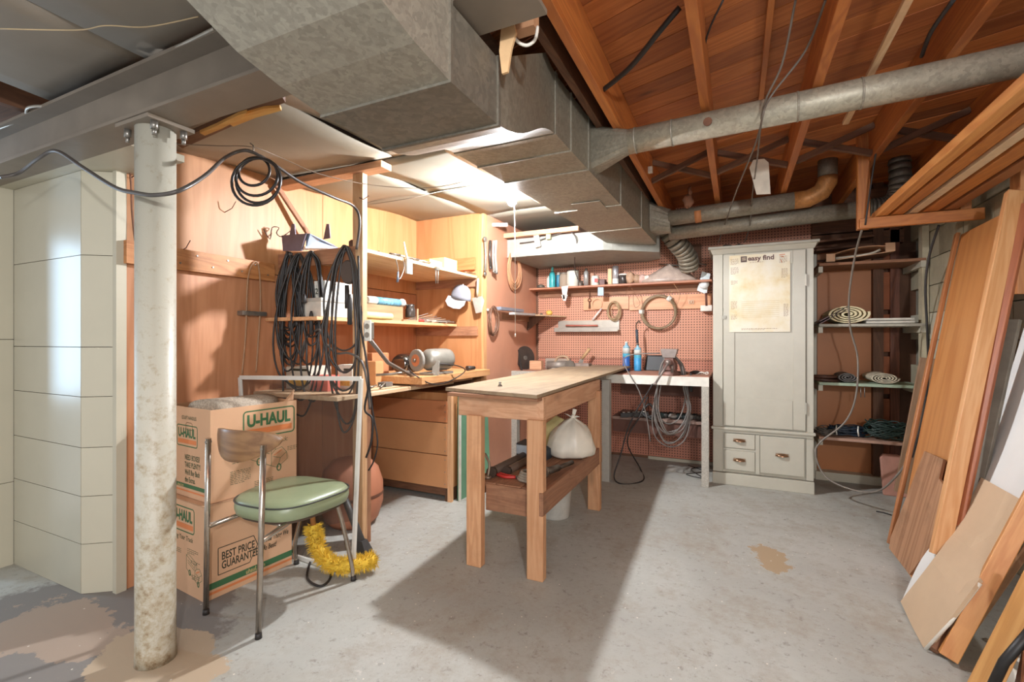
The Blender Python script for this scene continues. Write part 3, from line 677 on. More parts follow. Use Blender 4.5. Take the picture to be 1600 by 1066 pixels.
# ================================================================== REAR BENCH along the pegboard
SPK = plain('#aaa498', .6, 0, .25, 90, .1)
t = thing('rear_workbench', 'low white edged workbench running along the pegboard wall', 'workbench', (-1.1, 4.55, 0))
MB().box(-2.0, -.20, 4.22, 4.88, .875, .895).build('bench_top', plain('#a97b66', .6, 0, .15, 7), t)
MB().box(-1.05, -.20, 4.19, 4.22, .815, .89).build('front_edge', plain('#d9d4c8', .5, 0, .12, 12), t)
MB().box(-2.0, -1.05, 4.19, 4.22, .835, .895).build('front_edge', SPK, t)
MB().box(-.255, -.20, 4.16, 4.24, 0, .815).build('leg', SPK, t)
MB().box(-1.03, -.965, 3.96, 4.03, 0, .86).build('leg', plain('#a5a198', .6, 0, .08, 20), t)
MB().box(-2.0, -1.93, 4.19, 4.26, 0, .83).build('leg', SPK, t)
MB().box(-1.05, -.22, 4.42, 4.88, .46, .485).build('lower_shelf', plain('#8e7468', .7, 0, .15, 12), t)
MB().box(-1.05, -.22, 4.80, 4.83, .66, .87).build('back_rail', plain('#6e4a3c', .7), t)
MB().box(-1.05, -.22, 4.44, 4.46, .34, .455).build('shelf_rail', plain('#5e3c30', .7), t)

# vise with hanging cords
vx = -.60; vy = 4.28
q = PY(1047, 575, 4.30)
t = thing('bench_vise', 'old red-brown iron bench vise bolted on the rear bench', 'vise', (q.x, 4.30, .895))
b0 = V((q.x, 4.30, .895))
VI = plain('#7b5a50', .5, .3, .2, 25, .2); VG = plain('#8b7f78', .45, .5, .15, 25, .2)
MB().lathe(b0, [(.085, 0), (.085, .012), (.06, .03), (.055, .05)], n=20).build('swivel_base', VI, t)
MB().loft([[b0+V((sx*.05, dy, z_)) for sx, dy in ((-1, -.07), (1, -.07), (1, .10), (-1, .10))] for z_ in (.045, .09)]+[[b0+V((sx*.035, dy, z_)) for sx, dy in ((-1, -.08), (1, -.08), (1, .12), (-1, .12))] for z_ in (.13, .18)], None, False).build('body', VI, t)
MB().plate([b0+V((-.05, -.09, .15)), b0+V((.05, -.09, .15)), b0+V((.065, -.09, .20)), b0+V((.07, -.09, .225)), b0+V((-.07, -.09, .225)), b0+V((-.065, -.09, .20))], (0, .05, 0)).build('front_jaw', VG, t, bev=.004)
MB().plate([b0+V((-.045, -.03, .15)), b0+V((.045, -.03, .15)), b0+V((.07, -.03, .225)), b0+V((-.07, -.03, .225))], (0, .06, 0)).build('rear_jaw', VG, t, bev=.004)
MB().cyl(b0+V((0, -.14, .115)), b0+V((0, .0, .115)), .026, .026, 16).build('screw_boss', VI, t)
MB().ball(b0+V((0, -.15, .115)), .022, n=12).build('screw_head', VG, t)
MB().cyl(b0+V((.01, -.155, .12)), b0+V((-.09, -.22, -.06)), .009, None, 10).ball(b0+V((-.092, -.222, -.063)), .014, n=8).build('handle_bar', VG, t)
MB().cyl(b0+V((.03, -.10, .03)), b0+V((.03, -.12, .09)), .012, None, 10).build('clamp_handle', VG, t)

def hang(name, label, top, loops, mat, group=None, r_=.004, seed=1, cat='extension cord', plug=None, tilt=0, dirx=None, drift=0, wrap=True):
    """cord coil hung over a hook: each turn is a teardrop loop"""
    rnd = random.Random(seed); t = thing(name, label, cat, top, group); top = V(top); dx = V(dirx).normalized() if dirx else RT; dn = dx.cross(UP)
    b = MB()
    for (wl, wr, ln) in loops:
        d0 = rnd.uniform(-.02, .02); pts = []
        wl *= rnd.uniform(.85, 1.15); wr *= rnd.uniform(.85, 1.15); ln *= rnd.uniform(.93, 1.05)
        pr_ = [(-.12, -.02), (-.55, -.14), (-.9, -.42), (-1.0, -.68), (-.72, -.90), (-.1, -1.0), (.6, -.93), (1.0, -.70), (.88, -.42), (.55, -.14), (.12, -.02), (0, 0)]
        for a, h in pr_:
            wx = wl if a < 0 else wr
            pts.append(top+dx*(a*wx+drift*(-h)+rnd.uniform(-.1, .1)*wx)+UP*(h*ln)+dn*(d0+rnd.uniform(-.008, .008)+abs(h)*rnd.uniform(-.015, .02)))
        b.tube(pts, r_, 6, closed=True, smoothing=4)
    b.build('cord', mat, t)['kind'] = 'stuff'
    if plug:
        for (px, pz, ln) in plug:
            pp = top+dx*px+UP*pz+dn*.03
            MB().lathe(pp, [(.006, 0), (.011, -.02), (.014, -.05), (.014, -ln), (.009, -ln-.004)], n=10).build('plug', RUBBER, t)
    return t
vt = b0+V((0, .055, .20))
hang('extension_cord', 'thick tangle of grey cord hung over the rusty vise', vt+V((0, -.06, -.01)), [(.14, .17, .78), (.13, .16, .73), (.12, .17, .75), (.10, .16, .70), (.13, .18, .77), (.10, .14, .66), (.09, .15, .72), (.15, .17, .74)], GREYC, None, .0052, 5, plug=[(.17, -.17, .16)])
# dark cord that loops down to the floor
def cord(name, label, pts, r_, mat, cat='cable', k=6, group=None, extra=None):
    o = MB().tube(pts, r_, 7, smoothing=k).build(name, mat); return tag(o, label, cat, group)
cord('cable', 'dark cord looping from the rear bench shelf down to the floor', [PY(1020, 600, 4.15), PY(985, 660, 4.12), PY(970, 710, 4.05), V((-.93, 3.98, .04)), PZ(975, 757), PZ(1005, 752)+UP*.008, PZ(1000, 735)+UP*.02, PY(980, 690, 4.12), PY(1000, 650, 4.2), PY(1012, 620, 4.25)], .006, RUBBER)
cord('cable', 'thin grey cord arcing left from the vise top', [b0+V((-.07, -.10, .19)), PY(975, 560, 4.15), PY(998, 610, 4.14), PY(1010, 650, 4.18), PY(1016, 690, 4.2)], .005, GREYC)
cord('cable', 'loose dark wire tangle on the floor behind the rear bench leg', [PZ(1075, 728)+UP*.006, PZ(1100, 738)+UP*.006, PZ(1072, 742)+UP*.006, PZ(1098, 748)+UP*.006, PZ(1080, 735)+UP*.01, PZ(1108, 730)+UP*.006], .0035, RUBBER)
cord('cable', 'brown cord drooping below the rear bench shelf', [PY(1005, 655, 4.5), PY(1040, 690, 4.5), PY(1070, 670, 4.5), PY(1090, 650, 4.5)], .006, plain('#6d3f2c', .6))

# items on the rear bench
def canister(x, y, z, h, r_, col, top, label, group, neck=True):
    t = thing('gas_cylinder', label, 'gas cylinder', (x, y, z), group)
    MB().lathe((x, y, z), [(r_*.9, 0), (r_, .008), (r_, h*.62)], n=22).build('body', plain(col, .35), t)
    MB().lathe((x, y, z), [(r_+.0006, h*.62), (r_+.0006, h*.80), (r_, h*.82)], n=22).build('label_band', plain('#cfd3cc', .5, 0, .25, 40), t)
    MB().lathe((x, y, z), [(r_+.0004, h*.50), (r_+.0008, h*.62)], n=22, caps=False).build('stripe', plain('#4aa3bd', .4), t)
    MB().lathe((x, y, z), [(r_, h*.82), (r_*.85, h*.88), (r_*.4, h*.93), (.012, h*.95), (.012, h)], n=22).build('shoulder', plain('#8fb9c9', .3), t)
    MB().lathe((x, y, z+h), [(.014, 0), (.014, .012), (.006, .016)], n=12).build('valve_cap', plain(top, .4), t)
    return t
qa, qb = PY(978, 568, 4.72), PY(991, 569, 4.70)
canister(qa.x, 4.74, .896, .27, .036, '#2f5fa5', '#d9d9d2', 'dark blue fuel cylinder with white cap on the rear bench', 'fuel cylinders')
tc = canister(qb.x+.03, 4.72, .896, .25, .036, '#3f93c4', '#55504a', 'light blue fuel cylinder with a torch head, right of the dark blue one', 'fuel cylinders')
bx = qb.x+.03
tt = thing('torch_head', 'black and bent-nozzle torch head screwed on the light blue cylinder', 'torch', (bx, 4.72, 1.15))
MB().cyl((bx-.002, 4.72, 1.165), (bx-.012, 4.72, 1.30), .011, .013, 12).build('body', plain('#3c4650', .4), tt)
MB().tube([(bx-.012, 4.72, 1.30), (bx-.016, 4.72, 1.34), (bx-.004, 4.72, 1.37), (bx+.016, 4.72, 1.385), (bx+.02, 4.72, 1.36)], .0055, 8, smoothing=3).build('nozzle', plain('#5f4a3c', .35, .7), tt)
q = PY(1022, 556, 4.7)
t = thing('black_tray', 'flat black tray standing against the pegboard behind the vise', 'tray', (q.x, 4.8, .896))
MB().plate([(q.x-.11, 4.82, .896), (q.x+.09, 4.82, .896), (q.x+.09, 4.86, 1.04), (q.x-.09, 4.86, 1.04)], (0, .02, 0)).build('panel', BLACK, t, bev=.004)
MB().tube([(q.x-.11, 4.815, .90), (q.x-.09, 4.855, 1.043), (q.x+.09, 4.855, 1.043)], .004, 6).build('rim', plain('#3a3632', .5), t)
for i, (u, v, s_, m) in enumerate(((1088, 568, .03, '#3f3833'), (1098, 566, .025, '#8a8178'), (1072, 571, .02, '#5f5148'), (1062, 570, .02, '#6e6058'))):
    q = PY(u, v, 4.6); lb = ['dark lump of tool parts near the bench corner', 'grey metal ring at the very right end of the rear bench', 'small brown scrap right of the vise', 'small scrap of metal close beside the vise'][i]
    if i == 1: o = MB().tube([V((q.x+.05*math.cos(a), 4.5+.03*math.sin(a), .905+.01*math.sin(3*a))) for a in [2*PI*j/24 for j in range(24)]], .005, 6, closed=True).build('metal_ring', WHITE)
    else: o = MB().ball((q.x, 4.5, .896+s_*.5), s_*1.6, s_, s_*.5, n=10, lump=.2, seed=i).build('metal_scrap', plain(m, .6, .2))
    tag(o, lb, 'metal ring' if i == 1 else 'scrap')

# left end of the rear bench: saw blade, wood scraps, jigsaw-like metal, sheet
q = PY(805, 545, 4.5)
t = thing('saw_blade', 'round dark saw blade standing in the corner of the rear bench', 'saw blade', (q.x, 4.6, .896))
MB().lathe((-1.955, 4.45, 1.015), [(.12, -.002), (.12, .002)], (.9, -.5, .1), 36).build('disc', plain('#5a504a', .4, .7), t)
MB().lathe((-1.952, 4.448, 1.015), [(.022, -.004), (.022, .004)], (.9, -.5, .1), 18).build('hub', STEEL, t)
t = thing('square_tool', 'thin black steel strip leaning beside the saw blade', 'ruler', (-1.95, 4.3, .896))
MB().plate([(-1.93, 4.28, .897), (-1.91, 4.28, .897), (-1.955, 4.29, 1.10), (-1.965, 4.29, 1.10)], (0, .006, 0)).build('blade', BLACK, t); t.name = 'steel_ruler'
for i, (x, y, w_, d_, h_, lb) in enumerate(((-1.83, 4.45, .13, .06, .09, 'small block of new pine at the left end of the rear bench'), (-1.66, 4.62, .26, .05, .11, 'grey weathered block behind the small pine block'), (-1.38, 4.55, .16, .10, .07, 'dusty brick-like block at the middle of the rear bench'))):
    tag(beam('wood_block', (x-w_/2, y, .897+h_/2), (x+w_/2, y, .897+h_/2), d_, h_, [PINE('z'), plain('#9b8b7c', .7), plain('#8b7a70', .8, 0, .2, 30)][i]), lb, 'block')
t = thing('power_saw', 'dusty old power saw lying on the rear bench', 'power saw', (-1.58, 4.42, .896))
MB().cyl((-1.70, 4.42, .945), (-1.50, 4.44, .945), .042, .048, 18).build('motor_body', plain('#857a70', .5, .3, .2, 30), t)
MB().box(-1.66, -1.40, 4.36, 4.40, .897, .905).build('base_plate', STEEL, t)
MB().tube([(-1.62, 4.42, .98), (-1.58, 4.42, 1.03), (-1.50, 4.42, 1.03), (-1.47, 4.42, .97)], .012, 8, smoothing=4).build('handle', plain('#a08468', .6), t)
MB().lathe((-1.46, 4.40, .95), [(.05, -.012), (.05, .012)], (0, 1, 0), 20).build('blade_guard', plain('#777068', .4, .6), t)
tag(slab('metal_sheet', [(-1.66, 4.22, .90), (-1.36, 4.22, .90), (-1.34, 4.36, .925), (-1.62, 4.36, .925)], .003, plain('#cfcac0', .3, .4), None, None, (1, 0, 0)), 'thin pale sheet lying on the front edge of the rear bench', 'sheet')
t = thing('trowel', 'wooden handled trowel stuck upright behind the power saw', 'trowel', (-1.42, 4.7, .896))
MB().plate([(-1.50, 4.72, .90), (-1.44, 4.72, .90), (-1.42, 4.73, 1.0), (-1.46, 4.73, 1.0)], (0, .003, 0)).build('blade', STEEL, t)
MB().cyl((-1.44, 4.73, 1.0), (-1.36, 4.74, 1.11), .014, .018, 12).build('handle', plain('#c09a70', .6), t)

# ================================================================== CARDBOARD BOXES
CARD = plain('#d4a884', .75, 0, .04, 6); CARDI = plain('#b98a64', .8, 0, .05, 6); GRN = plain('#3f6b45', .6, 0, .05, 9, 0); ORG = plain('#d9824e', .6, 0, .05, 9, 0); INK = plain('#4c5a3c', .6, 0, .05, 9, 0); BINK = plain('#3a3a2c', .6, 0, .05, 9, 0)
e1 = V((.085, .996, 0)).normalized(); e2 = V((-.99, .09, 0)).normalized()
def rrect(b, o, ex, ey, x0, y0, x1, y1, r_, wd, dep=.0006):
    pts = []
    for cx, cy, a0 in ((x1-r_, y0+r_, -90), (x1-r_, y1-r_, 0), (x0+r_, y1-r_, 90), (x0+r_, y0+r_, 180)):
        for k in range(5): a = math.radians(a0+k*22.5); pts.append((cx+r_*math.cos(a), cy+r_*math.sin(a)))
    inks(b, o, ex, ey, [(*pts[i], *pts[(i+1) % len(pts)]) for i in range(len(pts))], wd, dep)
def fillr(b, o, ex, ey, x0, y0, x1, y1, dep=.0005):
    o, ex, ey = V(o), V(ex), V(ey); n_ = ex.cross(ey).normalized()*dep
    b.add([o+ex*x0+ey*y0+n_, o+ex*x1+ey*y0+n_, o+ex*x1+ey*y1+n_, o+ex*x0+ey*y1+n_], [(0, 1, 2, 3)])
def logo(o, ex, ey, x, y, w_, h_, parent):
    b = MB(); rrect(b, o, ex, ey, x, y, x+w_, y+h_, h_*.12, h_*.05); b.build('logo_border', GRN, parent)
    b = MB(); fillr(b, o, ex, ey, x+w_*.05, y+h_*.12, x+w_*.95, y+h_*.33); b.build('logo_bar', ORG, parent)
    text('U-HAUL', 'logo_lettering', V(o)+ex*(x+w_*.06)+ey*(y+h_*.44), ex, ey, h_*.60, GRN, parent, .045, w_/(h_*.60)*.235, 0, .0008)
def truck(o, ex, ey, x, y, s_, parent, flip=1):
    S = [(0, .0, .0, .45), (0, .45, .55, .20), (.55, .20, .55, -.28), (0, 0, .55, -.28), (0, .45, .12, .52), (.12, .52, .66, .30), (.66, .30, .55, .20), (.66, .30, .66, .12), (.55, -.28, .72, -.36), (.72, -.36, 1.0, -.18), (1.0, -.18, .98, 0), (.98, 0, .80, -.12), (.80, -.12, .72, -.36), (.66, .12, .84, .16), (.84, .16, .98, 0), (.55, .02, .66, .12), (.6, -.05, .80, -.12), (.1, .30, .5, .12), (.1, .22, .5, .04)]
    b = MB(); inks(b, o, ex, ey, [(x+a*s_*flip, y+b_*s_, x+c*s_*flip, y+d*s_) for a, b_, c, d in S], .0022)
    for cx, cy in ((.22, -.10), (.76, -.36)):
        pts = [(x+(cx+.055*math.cos(a))*s_*flip, y+(cy+.085*math.sin(a))*s_) for a in [2*PI*j/14 for j in range(14)]]
        inks(b, o, ex, ey, [(*pts[i], *pts[(i+1) % 14]) for i in range(14)], .006)
    b.build('truck_drawing', GRN, parent)
    b = MB(); inks(b, o, ex, ey, [(x+.62*s_*flip, y-.02*s_, x+.84*s_*flip, y+.08*s_)], .005); b.build('truck_stripe', ORG, parent)
def lines(o, ex, ey, rows, parent, mat=INK):   # blocks of unreadably small print
    b = MB(); rnd = random.Random(3)
    for x, y, w_, n_ in rows:
        for k in range(n_):
            xx = x
            while xx < x+w_*(1 if k < n_-1 else .6):
                l = rnd.uniform(.006, .018); inks(b, o, ex, ey, [(xx, y-k*.0085, min(xx+l, x+w_), y-k*.0085)], .0028); xx += l+.004
    b.build('small_print', mat, parent)['kind'] = 'stuff'
def carton(cn, z0, z1, L, label, opened, W=.415):
    t = thing('cardboard_box', label, 'box', (cn.x, cn.y, z0)); c = V((cn.x, cn.y, 0)); th = .004
    def P(a, b_, z_): return c+e1*a+e2*b_+UP*z_
    MB().plate([P(0, 0, z0), P(L, 0, z0), P(L, 0, z1), P(0, 0, z1)], e2*th).build('side_panel', CARD, t)
    MB().plate([P(0, th, z0), P(0, W, z0), P(0, W, z1), P(0, th, z1)], e1*th).build('side_panel', CARD, t)
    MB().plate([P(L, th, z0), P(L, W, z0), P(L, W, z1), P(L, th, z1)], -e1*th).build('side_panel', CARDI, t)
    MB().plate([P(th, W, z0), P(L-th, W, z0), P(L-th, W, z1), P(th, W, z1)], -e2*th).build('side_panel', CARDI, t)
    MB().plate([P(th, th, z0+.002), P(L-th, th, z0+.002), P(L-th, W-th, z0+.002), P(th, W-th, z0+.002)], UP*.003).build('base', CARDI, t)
    if not opened: MB().plate([P(0, 0, z1-.004), P(L, 0, z1-.004), P(L, W, z1-.004), P(0, W, z1-.004)], UP*.003).build('lid_flap', CARD, t)
    return t, P
cn = V((-2.19, 1.352, 0))
t, P = carton(cn, 0, .436, .44, 'lower of the two stacked printed moving boxes, standing on the floor', False, .43)
ez = UP; o_ = P(0, 0, 0); o_f = P(0, .43, 0); ef = -e2
b = MB(); fillr(b, o_, e1, ez, .0, .045, .44, .075); b.build('green_stripe', GRN, t)
b = MB(); fillr(b, o_, e1, ez, .0, .022, .44, .034); b.build('orange_stripe', ORG, t)
text('BEST PRICE', 'lettering', o_+e1*.075+ez*.165, e1, ez, .052, BINK, t, .02, .62, 0, .0008); text('GUARANTEED*', 'lettering', o_+e1*.075+ez*.122, e1, ez, .052, BINK, t, .02, .60, 0, .0008)
b = MB(); pts = [(.06, .10), (.06, .225), (.23, .225), (.25, .175), (.21, .10)]; inks(b, o_, e1, ez, [(*pts[i], *pts[(i+1) % 5]) for i in range(5)], .004); b.build('banner_outline', BINK, t)
text('ON The Thing We', 'lettering', o_+e1*.25+ez*.17, e1, ez, .036, BINK, t, .02, .6, .2, .0008); text('Do Best!', 'lettering', o_+e1*.27+ez*.13, e1, ez, .036, BINK, t, .02, .62, .2, .0008)
text('uhaul.com', 'lettering', o_+e1*.19+ez*.05, e1, ez, .03, plain('#c9b27a', .6), t, .02, .8, .1, .0010)
MB().plate([P(.02, -.004, .26), P(.43, -.004, .26), P(.42, -.001, .432), P(.01, -.001, .432)], e2*.003).build('folded_flap', CARD, t)
logo(o_f, ef, ez, .14, .29, .20, .115, t); text('ading Your Truck', 'lettering', o_f+ef*.14+ez*.25, ef, ez, .033, INK, t, .005, .8, .2, .0008)
truck(o_f, ef, ez, .27, .12, .14, t); lines(o_f, ef, ez, [(.28, .215, .1, 3), (.31, .165, .08, 2), (.32, .10, .07, 3), (.1, .2, .12, 4)], t)
cn2 = V((-2.20, 1.385, 0))
t, P = carton(cn2, .438, .872, .445, 'upper of the two stacked printed moving boxes, open with a rug roll inside', True, .42)
o_ = P(0, 0, .438); o_f = P(0, .42, .438)
logo(o_, e1, ez, .155, .27, .275, .135, t); text('Loading Your Truck:', 'lettering', o_+e1*.17+ez*.225, e1, ez, .034, INK, t, .005, .78, .2, .0008)
truck(o_, e1, ez, .19, .165, .20, t)
lines(o_, e1, ez, [(.10, .19, .08, 4), (.09, .125, .10, 8), (.21, .05, .10, 5), (.39, .19, .06, 3), (.30, .03, .08, 3), (.08, .20, .06, 1)], t)
b = MB(); fillr(b, o_, e1, ez, .0, .0, .001, .001); 
logo(o_f, ef, ez, .115, .245, .19, .10, t)
text('EZ-LIFT HANDLES', 'lettering', o_f+ef*.16+ez*.375, ef, ez, .024, INK, t, .01, .72, .1, .0008)
for k, s_ in enumerate(('NEED BOXES?', 'TAKE PLENTY!', "We'll Buy Back", 'the Extras.')): text(s_, 'lettering', o_f+ef*.19+ez*(.18-.036*k), ef, ez, .036, INK, t, .018, .62, .12 if k > 1 else 0, .0008)
b = MB(); fillr(b, o_f, ef, ez, 0, .043, .40, .062); b.build('green_stripe', GRN, t)
b = MB(); fillr(b, o_f, ef, ez, 0, .024, .40, .032); b.build('orange_stripe', ORG, t)
text('uhaul.com', 'lettering', o_f+ef*.12+ez*.046, ef, ez, .018, plain('#c9b27a', .6), t, .02, .8, 0, .0010)
b = MB(); rrect(b, o_f, ef, ez, .20, .325, .26, .36, .012, .003); b.build('hand_hole', plain('#7c5a40', .8), t)
MB().plate([P(.37, 0, .872), P(.44, .02, .872), P(.445, .02, .93), P(.41, .0, .905)], e2*.004).build('torn_flap', CARD, t)
t = thing('rug_roll', 'speckled grey rug roll sticking out of the upper open box', 'rug', (-2.35, 1.6, .55))
rg = plain('#a89b8a', .95, 0, .35, 120, .6); b = MB(); R = []
for k in range(7):
    c = V((-2.36, 1.45, .80))+V((-.005, .34, .03))*(k/6); rad = .088-.01*k/6
    R.append([c+V((math.cos(a)*rad*1.25, .02*math.sin(a*2), max(-.3, math.sin(a))*rad*(1.0-.35*k/6)+.02)) for a in [2*PI*j/22 for j in range(22)]])
b.loft(R).build('roll', rg, t)
MB().tube([V((-2.36, 1.442, .82))+V((math.cos(a)*.02*(1+a/6), 0, math.sin(a)*.014*(1+a/6))) for a in [PI*j/6 for j in range(24)]], .004, 5).build('roll_end', plain('#6e6253', .9), t)

# ================================================================== CHAIR (seen from behind)
t = thing('dining_chair', 'chrome legged kitchen chair with olive vinyl seat and curved wood backrest', 'chair', (-1.91, 1.5, 0))
# seat
sc_c = V((-1.895, 1.575, 0)); ax = V((1, .06, 0)).normalized(); ay = V((-.06, 1, 0)).normalized(); VIN = plain('#8a9474', .32, 0, .05, 4, .02)
def seat_ring(k, z_, n_=40):
    out = []
    for j in range(n_):
        a = 2*PI*j/n_; ca, sa = math.cos(a), math.sin(a); ee = .62
        x = abs(ca)**ee*(1 if ca > 0 else -1)*.215; y = abs(sa)**ee*(1 if sa > 0 else -1)*.215; x *= 1+.10*(y/.2)
        out.append(sc_c+ax*x*k+ay*y*k+UP*(z_))
    return out
MB().loft([seat_ring(.90, .417), seat_ring(.97, .423), seat_ring(1.0, .447), seat_ring(1.0, .458), seat_ring(.985, .478), seat_ring(.93, .493), seat_ring(.75, .502), seat_ring(.4, .507), seat_ring(.05, .508)]).build('seat', VIN, t)
MB().tube(seat_ring(1.0, .481), .0035, 6, closed=True).build('seat_piping', plain('#3a3a34', .5), t, 'dark piping')
MB().loft([seat_ring(.88, .405), seat_ring(.88, .417)], None, False).build('seat_board', plain('#4a3a2c', .8), t)
CH_ = plain('#b9ada0', .18, .92, .12, 30, 0)
rl = [(V((-2.095, 1.30, .0)), V((-2.055, 1.285, .775))), (V((-1.735, 1.285, .0)), V((-1.725, 1.30, .775)))]
for a, b_ in rl:
    lg = MB().tube([a+UP*.02, a.lerp(b_, .5), b_], .0115, 12).build('leg', CH_, t)
    MB().cyl(a, a+UP*.022, .014, .0125, 12).build('foot_cap', RUBBER, lg)
    MB().cyl(b_+V((0, -.012, -.015)), b_+V((0, .012, -.015)), .006, None, 8).build('bolt', STEEL, lg)
for x, top in ((-2.125, (-2.03, 1.74, .41)), (-1.725, (-1.76, 1.70, .41))):
    lg = MB().tube([V((x, 1.795, .02)), V((x*.9+top[0]*.1, 1.78, .12)), V(top)+V((0, .03, -.03)), V(top)+V((0, -.02, 0))], .0105, 10, smoothing=4).build('leg', CH_, t)
    MB().cyl((x, 1.797, 0), (x, 1.796, .022), .014, .012, 12).build('foot_cap', RUBBER, lg)
for (a, b_), yy in zip(rl, (0, 1)):
    p_ = a.lerp(b_, .50); MB().tube([p_, V((p_.x+(.03 if yy == 0 else -.03), 1.45, .405)), V((-2.03 if yy == 0 else -1.76, 1.70, .405))], .011, 8).build('side_rail', CH_, t)
MB().tube([V((-2.05, 1.42, .40)), V((-1.76, 1.42, .40))], .008, 8).build('cross_rail', CH_, t)
MB().tube([V((-2.04, 1.68, .40)), V((-1.76, 1.68, .40))], .008, 8).build('cross_rail', CH_, t)
# backrest: bent plywood lens
BW = wood('#6f4e33', '#94704c', 'x', .32, 6, 0); b = MB(); nu, nv = 26, 8; fr = []; bk = []
for i in range(nu+1):
    u = -1+2*i/nu; x = .205*u; hh = .057*(1-abs(u)**2.2)**.62+.003; row = []; row2 = []
    for j in range(nv+1):
        v_ = -1+2*j/nv; yb = .078*u*u
        row.append(V((-1.875+x, 1.263+yb+.012*v_*v_*.3, 768e-3+.022*u*u+hh*v_-(.012 if v_ < 0 else 0)*(1-u*u)+.004*u)))
        row2.append(row[-1]+V((-.006*u, .013, 0)))
    fr.append(row); bk.append(row2)
rings = [fr[i]+bk[i][::-1] for i in range(nu+1)]
b.loft(rings, None, True, True).build('backrest', BW, t, None, .002)

# ================================================================== WINDOW SCREEN
t = thing('window_screen', 'white framed insect screen leaning against the wooden post', 'window screen', (-2.2, 1.92, 0))
BLc, BRc = V((-2.60, 1.868, .008)), V((-1.752, 1.822, .008)); TR = PY(564, 592, 1.885); TL = PX(375, 590, -2.63)
FRM = plain('#d5d2c9', .4, 0, .06, 15)
nn = (BRc-BLc).cross(TR-BRc).normalized()
for a, b_ in ((BLc, BRc), (BRc, TR), (TR, TL), (TL, BLc)):
    beam('frame_bar', a, b_, .024, .014, FRM, t, nn, bev=.002)
m_ = N('insect_mesh'); m_.b.inputs['Alpha'].default_value = .40; SCR = m_.fin(lin('#4c443d'), .8)
def sp2(u, v_): q_ = BLc.lerp(BRc, u); r_2 = TL.lerp(TR, u); return q_.lerp(r_2, v_)
MB().add([sp2(.02, .015), sp2(.55, .015), sp2(.70, .20), sp2(.985, .27), sp2(.985, .985), sp2(.02, .985)], [(0, 1, 2, 3, 4, 5)]).build('mesh', SCR, t)

# yellow string duster
t = thing('string_duster', 'curved yellow string duster lying by the screen and chair leg', 'duster', (-1.78, 1.9, 0))
path = spline([V((-2.02, 1.815, .22)), V((-2.0, 1.81, .14)), V((-1.94, 1.80, .075)), V((-1.85, 1.785, .06)), V((-1.78, 1.80, .06)), V((-1.72, 1.86, .06)), V((-1.70, 1.92, .06))], 6)
YEL = plain('#d9b43a', .8, 0, .2, 40); MB().tube(path, .030, 10).build('core', YEL, t)
b = MB(); rnd = random.Random(2)
for k in range(1500):
    i = rnd.randrange(len(path)-1); p_ = path[i].lerp(path[i+1], rnd.random()); d = (path[i+1]-path[i]).normalized(); u = d.orthogonal().normalized(); a = rnd.uniform(0, 2*PI)
    o1 = (u*math.cos(a)+d.cross(u)*math.sin(a)); L_ = rnd.uniform(.045, .062); e = p_+o1*L_+d*rnd.uniform(-.015, .015); s_ = p_+o1*.022; e.z = max(e.z, .004); wv = d.cross(o1)*.003
    b.add([s_+wv, s_-wv, e], [(0, 1, 2)]); b.add([s_+d*.003, s_-d*.003, e], [(0, 1, 2)])
b.build('strings', YEL, t)['kind'] = 'stuff'
MB().cyl((-2.02, 1.815, .22), (-2.03, 1.80, .38), .014, .012, 10).build('handle', plain('#b07a4a', .6), t)
t = thing('floor_tool', 'grey-black plastic vacuum wand and floor head behind the yellow duster', 'vacuum wand', (-1.95, 2.02, 0))
MB().cyl((-1.86, 2.0, .09), (-2.06, 2.04, .36), .020, .018, 12).build('wand', plain('#4a4846', .45), t)
MB().loft([[V((-1.86+dx, 2.0+dy, z_)) for dx, dy in ((-.05, -.03), (.05, -.03), (.05, .03), (-.05, .03))] for z_ in (.006, .05)]+[[V((-1.86+dx, 2.0+dy, .10)) for dx, dy in ((-.03, -.02), (.02, -.02), (.02, .02), (-.03, .02))]], None, False).build('head', plain('#3d3b3a', .5), t)
t = thing('round_drum', 'dull pinkish brown round drum behind the screen, partly veiled by it', 'drum', (-2.28, 2.42, 0))
MB().lathe((-2.28, 2.36, 0), [(.13, .0), (.17, .04), (.20, .14), (.20, .26), (.17, .36), (.12, .41), (.03, .43)], n=30).build('body', plain('#b8785a', .6, 0, .08, 5), t)
MB().lathe((-2.28, 2.36, 0), [(.203, .19), (.205, .20), (.203, .21)], n=30, caps=False).build('band', plain('#6b4432', .6), t)
cord('cord_loop', 'small black cord loop on the floor under the screen', [PZ(485, 880)+UP*.006, PZ(480, 905)+UP*.006, PZ(500, 918)+UP*.006, PZ(516, 905)+UP*.006, PZ(514, 882)+UP*.01, PZ(511, 872)+UP*.03], .006, RUBBER, 'cord')
for i, (pts, c_, r_) in enumerate((([(377, 548), (385, 562), (430, 640)], BLACK, .012),)):
    t = thing('umbrella_rod', 'thin black rod with a white band leaning behind the screen', 'rod', PY(377, 540, 2.10))
    a, b_ = PY(375, 540, 2.10), PY(425, 660, 2.06)
    MB().cyl(a, b_, .012, .012, 10).build('shaft', BLACK, t); d = (b_-a).normalized()
    MB().cyl(a+d*.03, a+d*.075, .0135, None, 10).build('white_band', WHITE, t); t.name = 'leaning_rod'
    MB().cyl(a-d*.01, a+d*.025, .015, .014, 10).build('end_cap', BLACK, t)

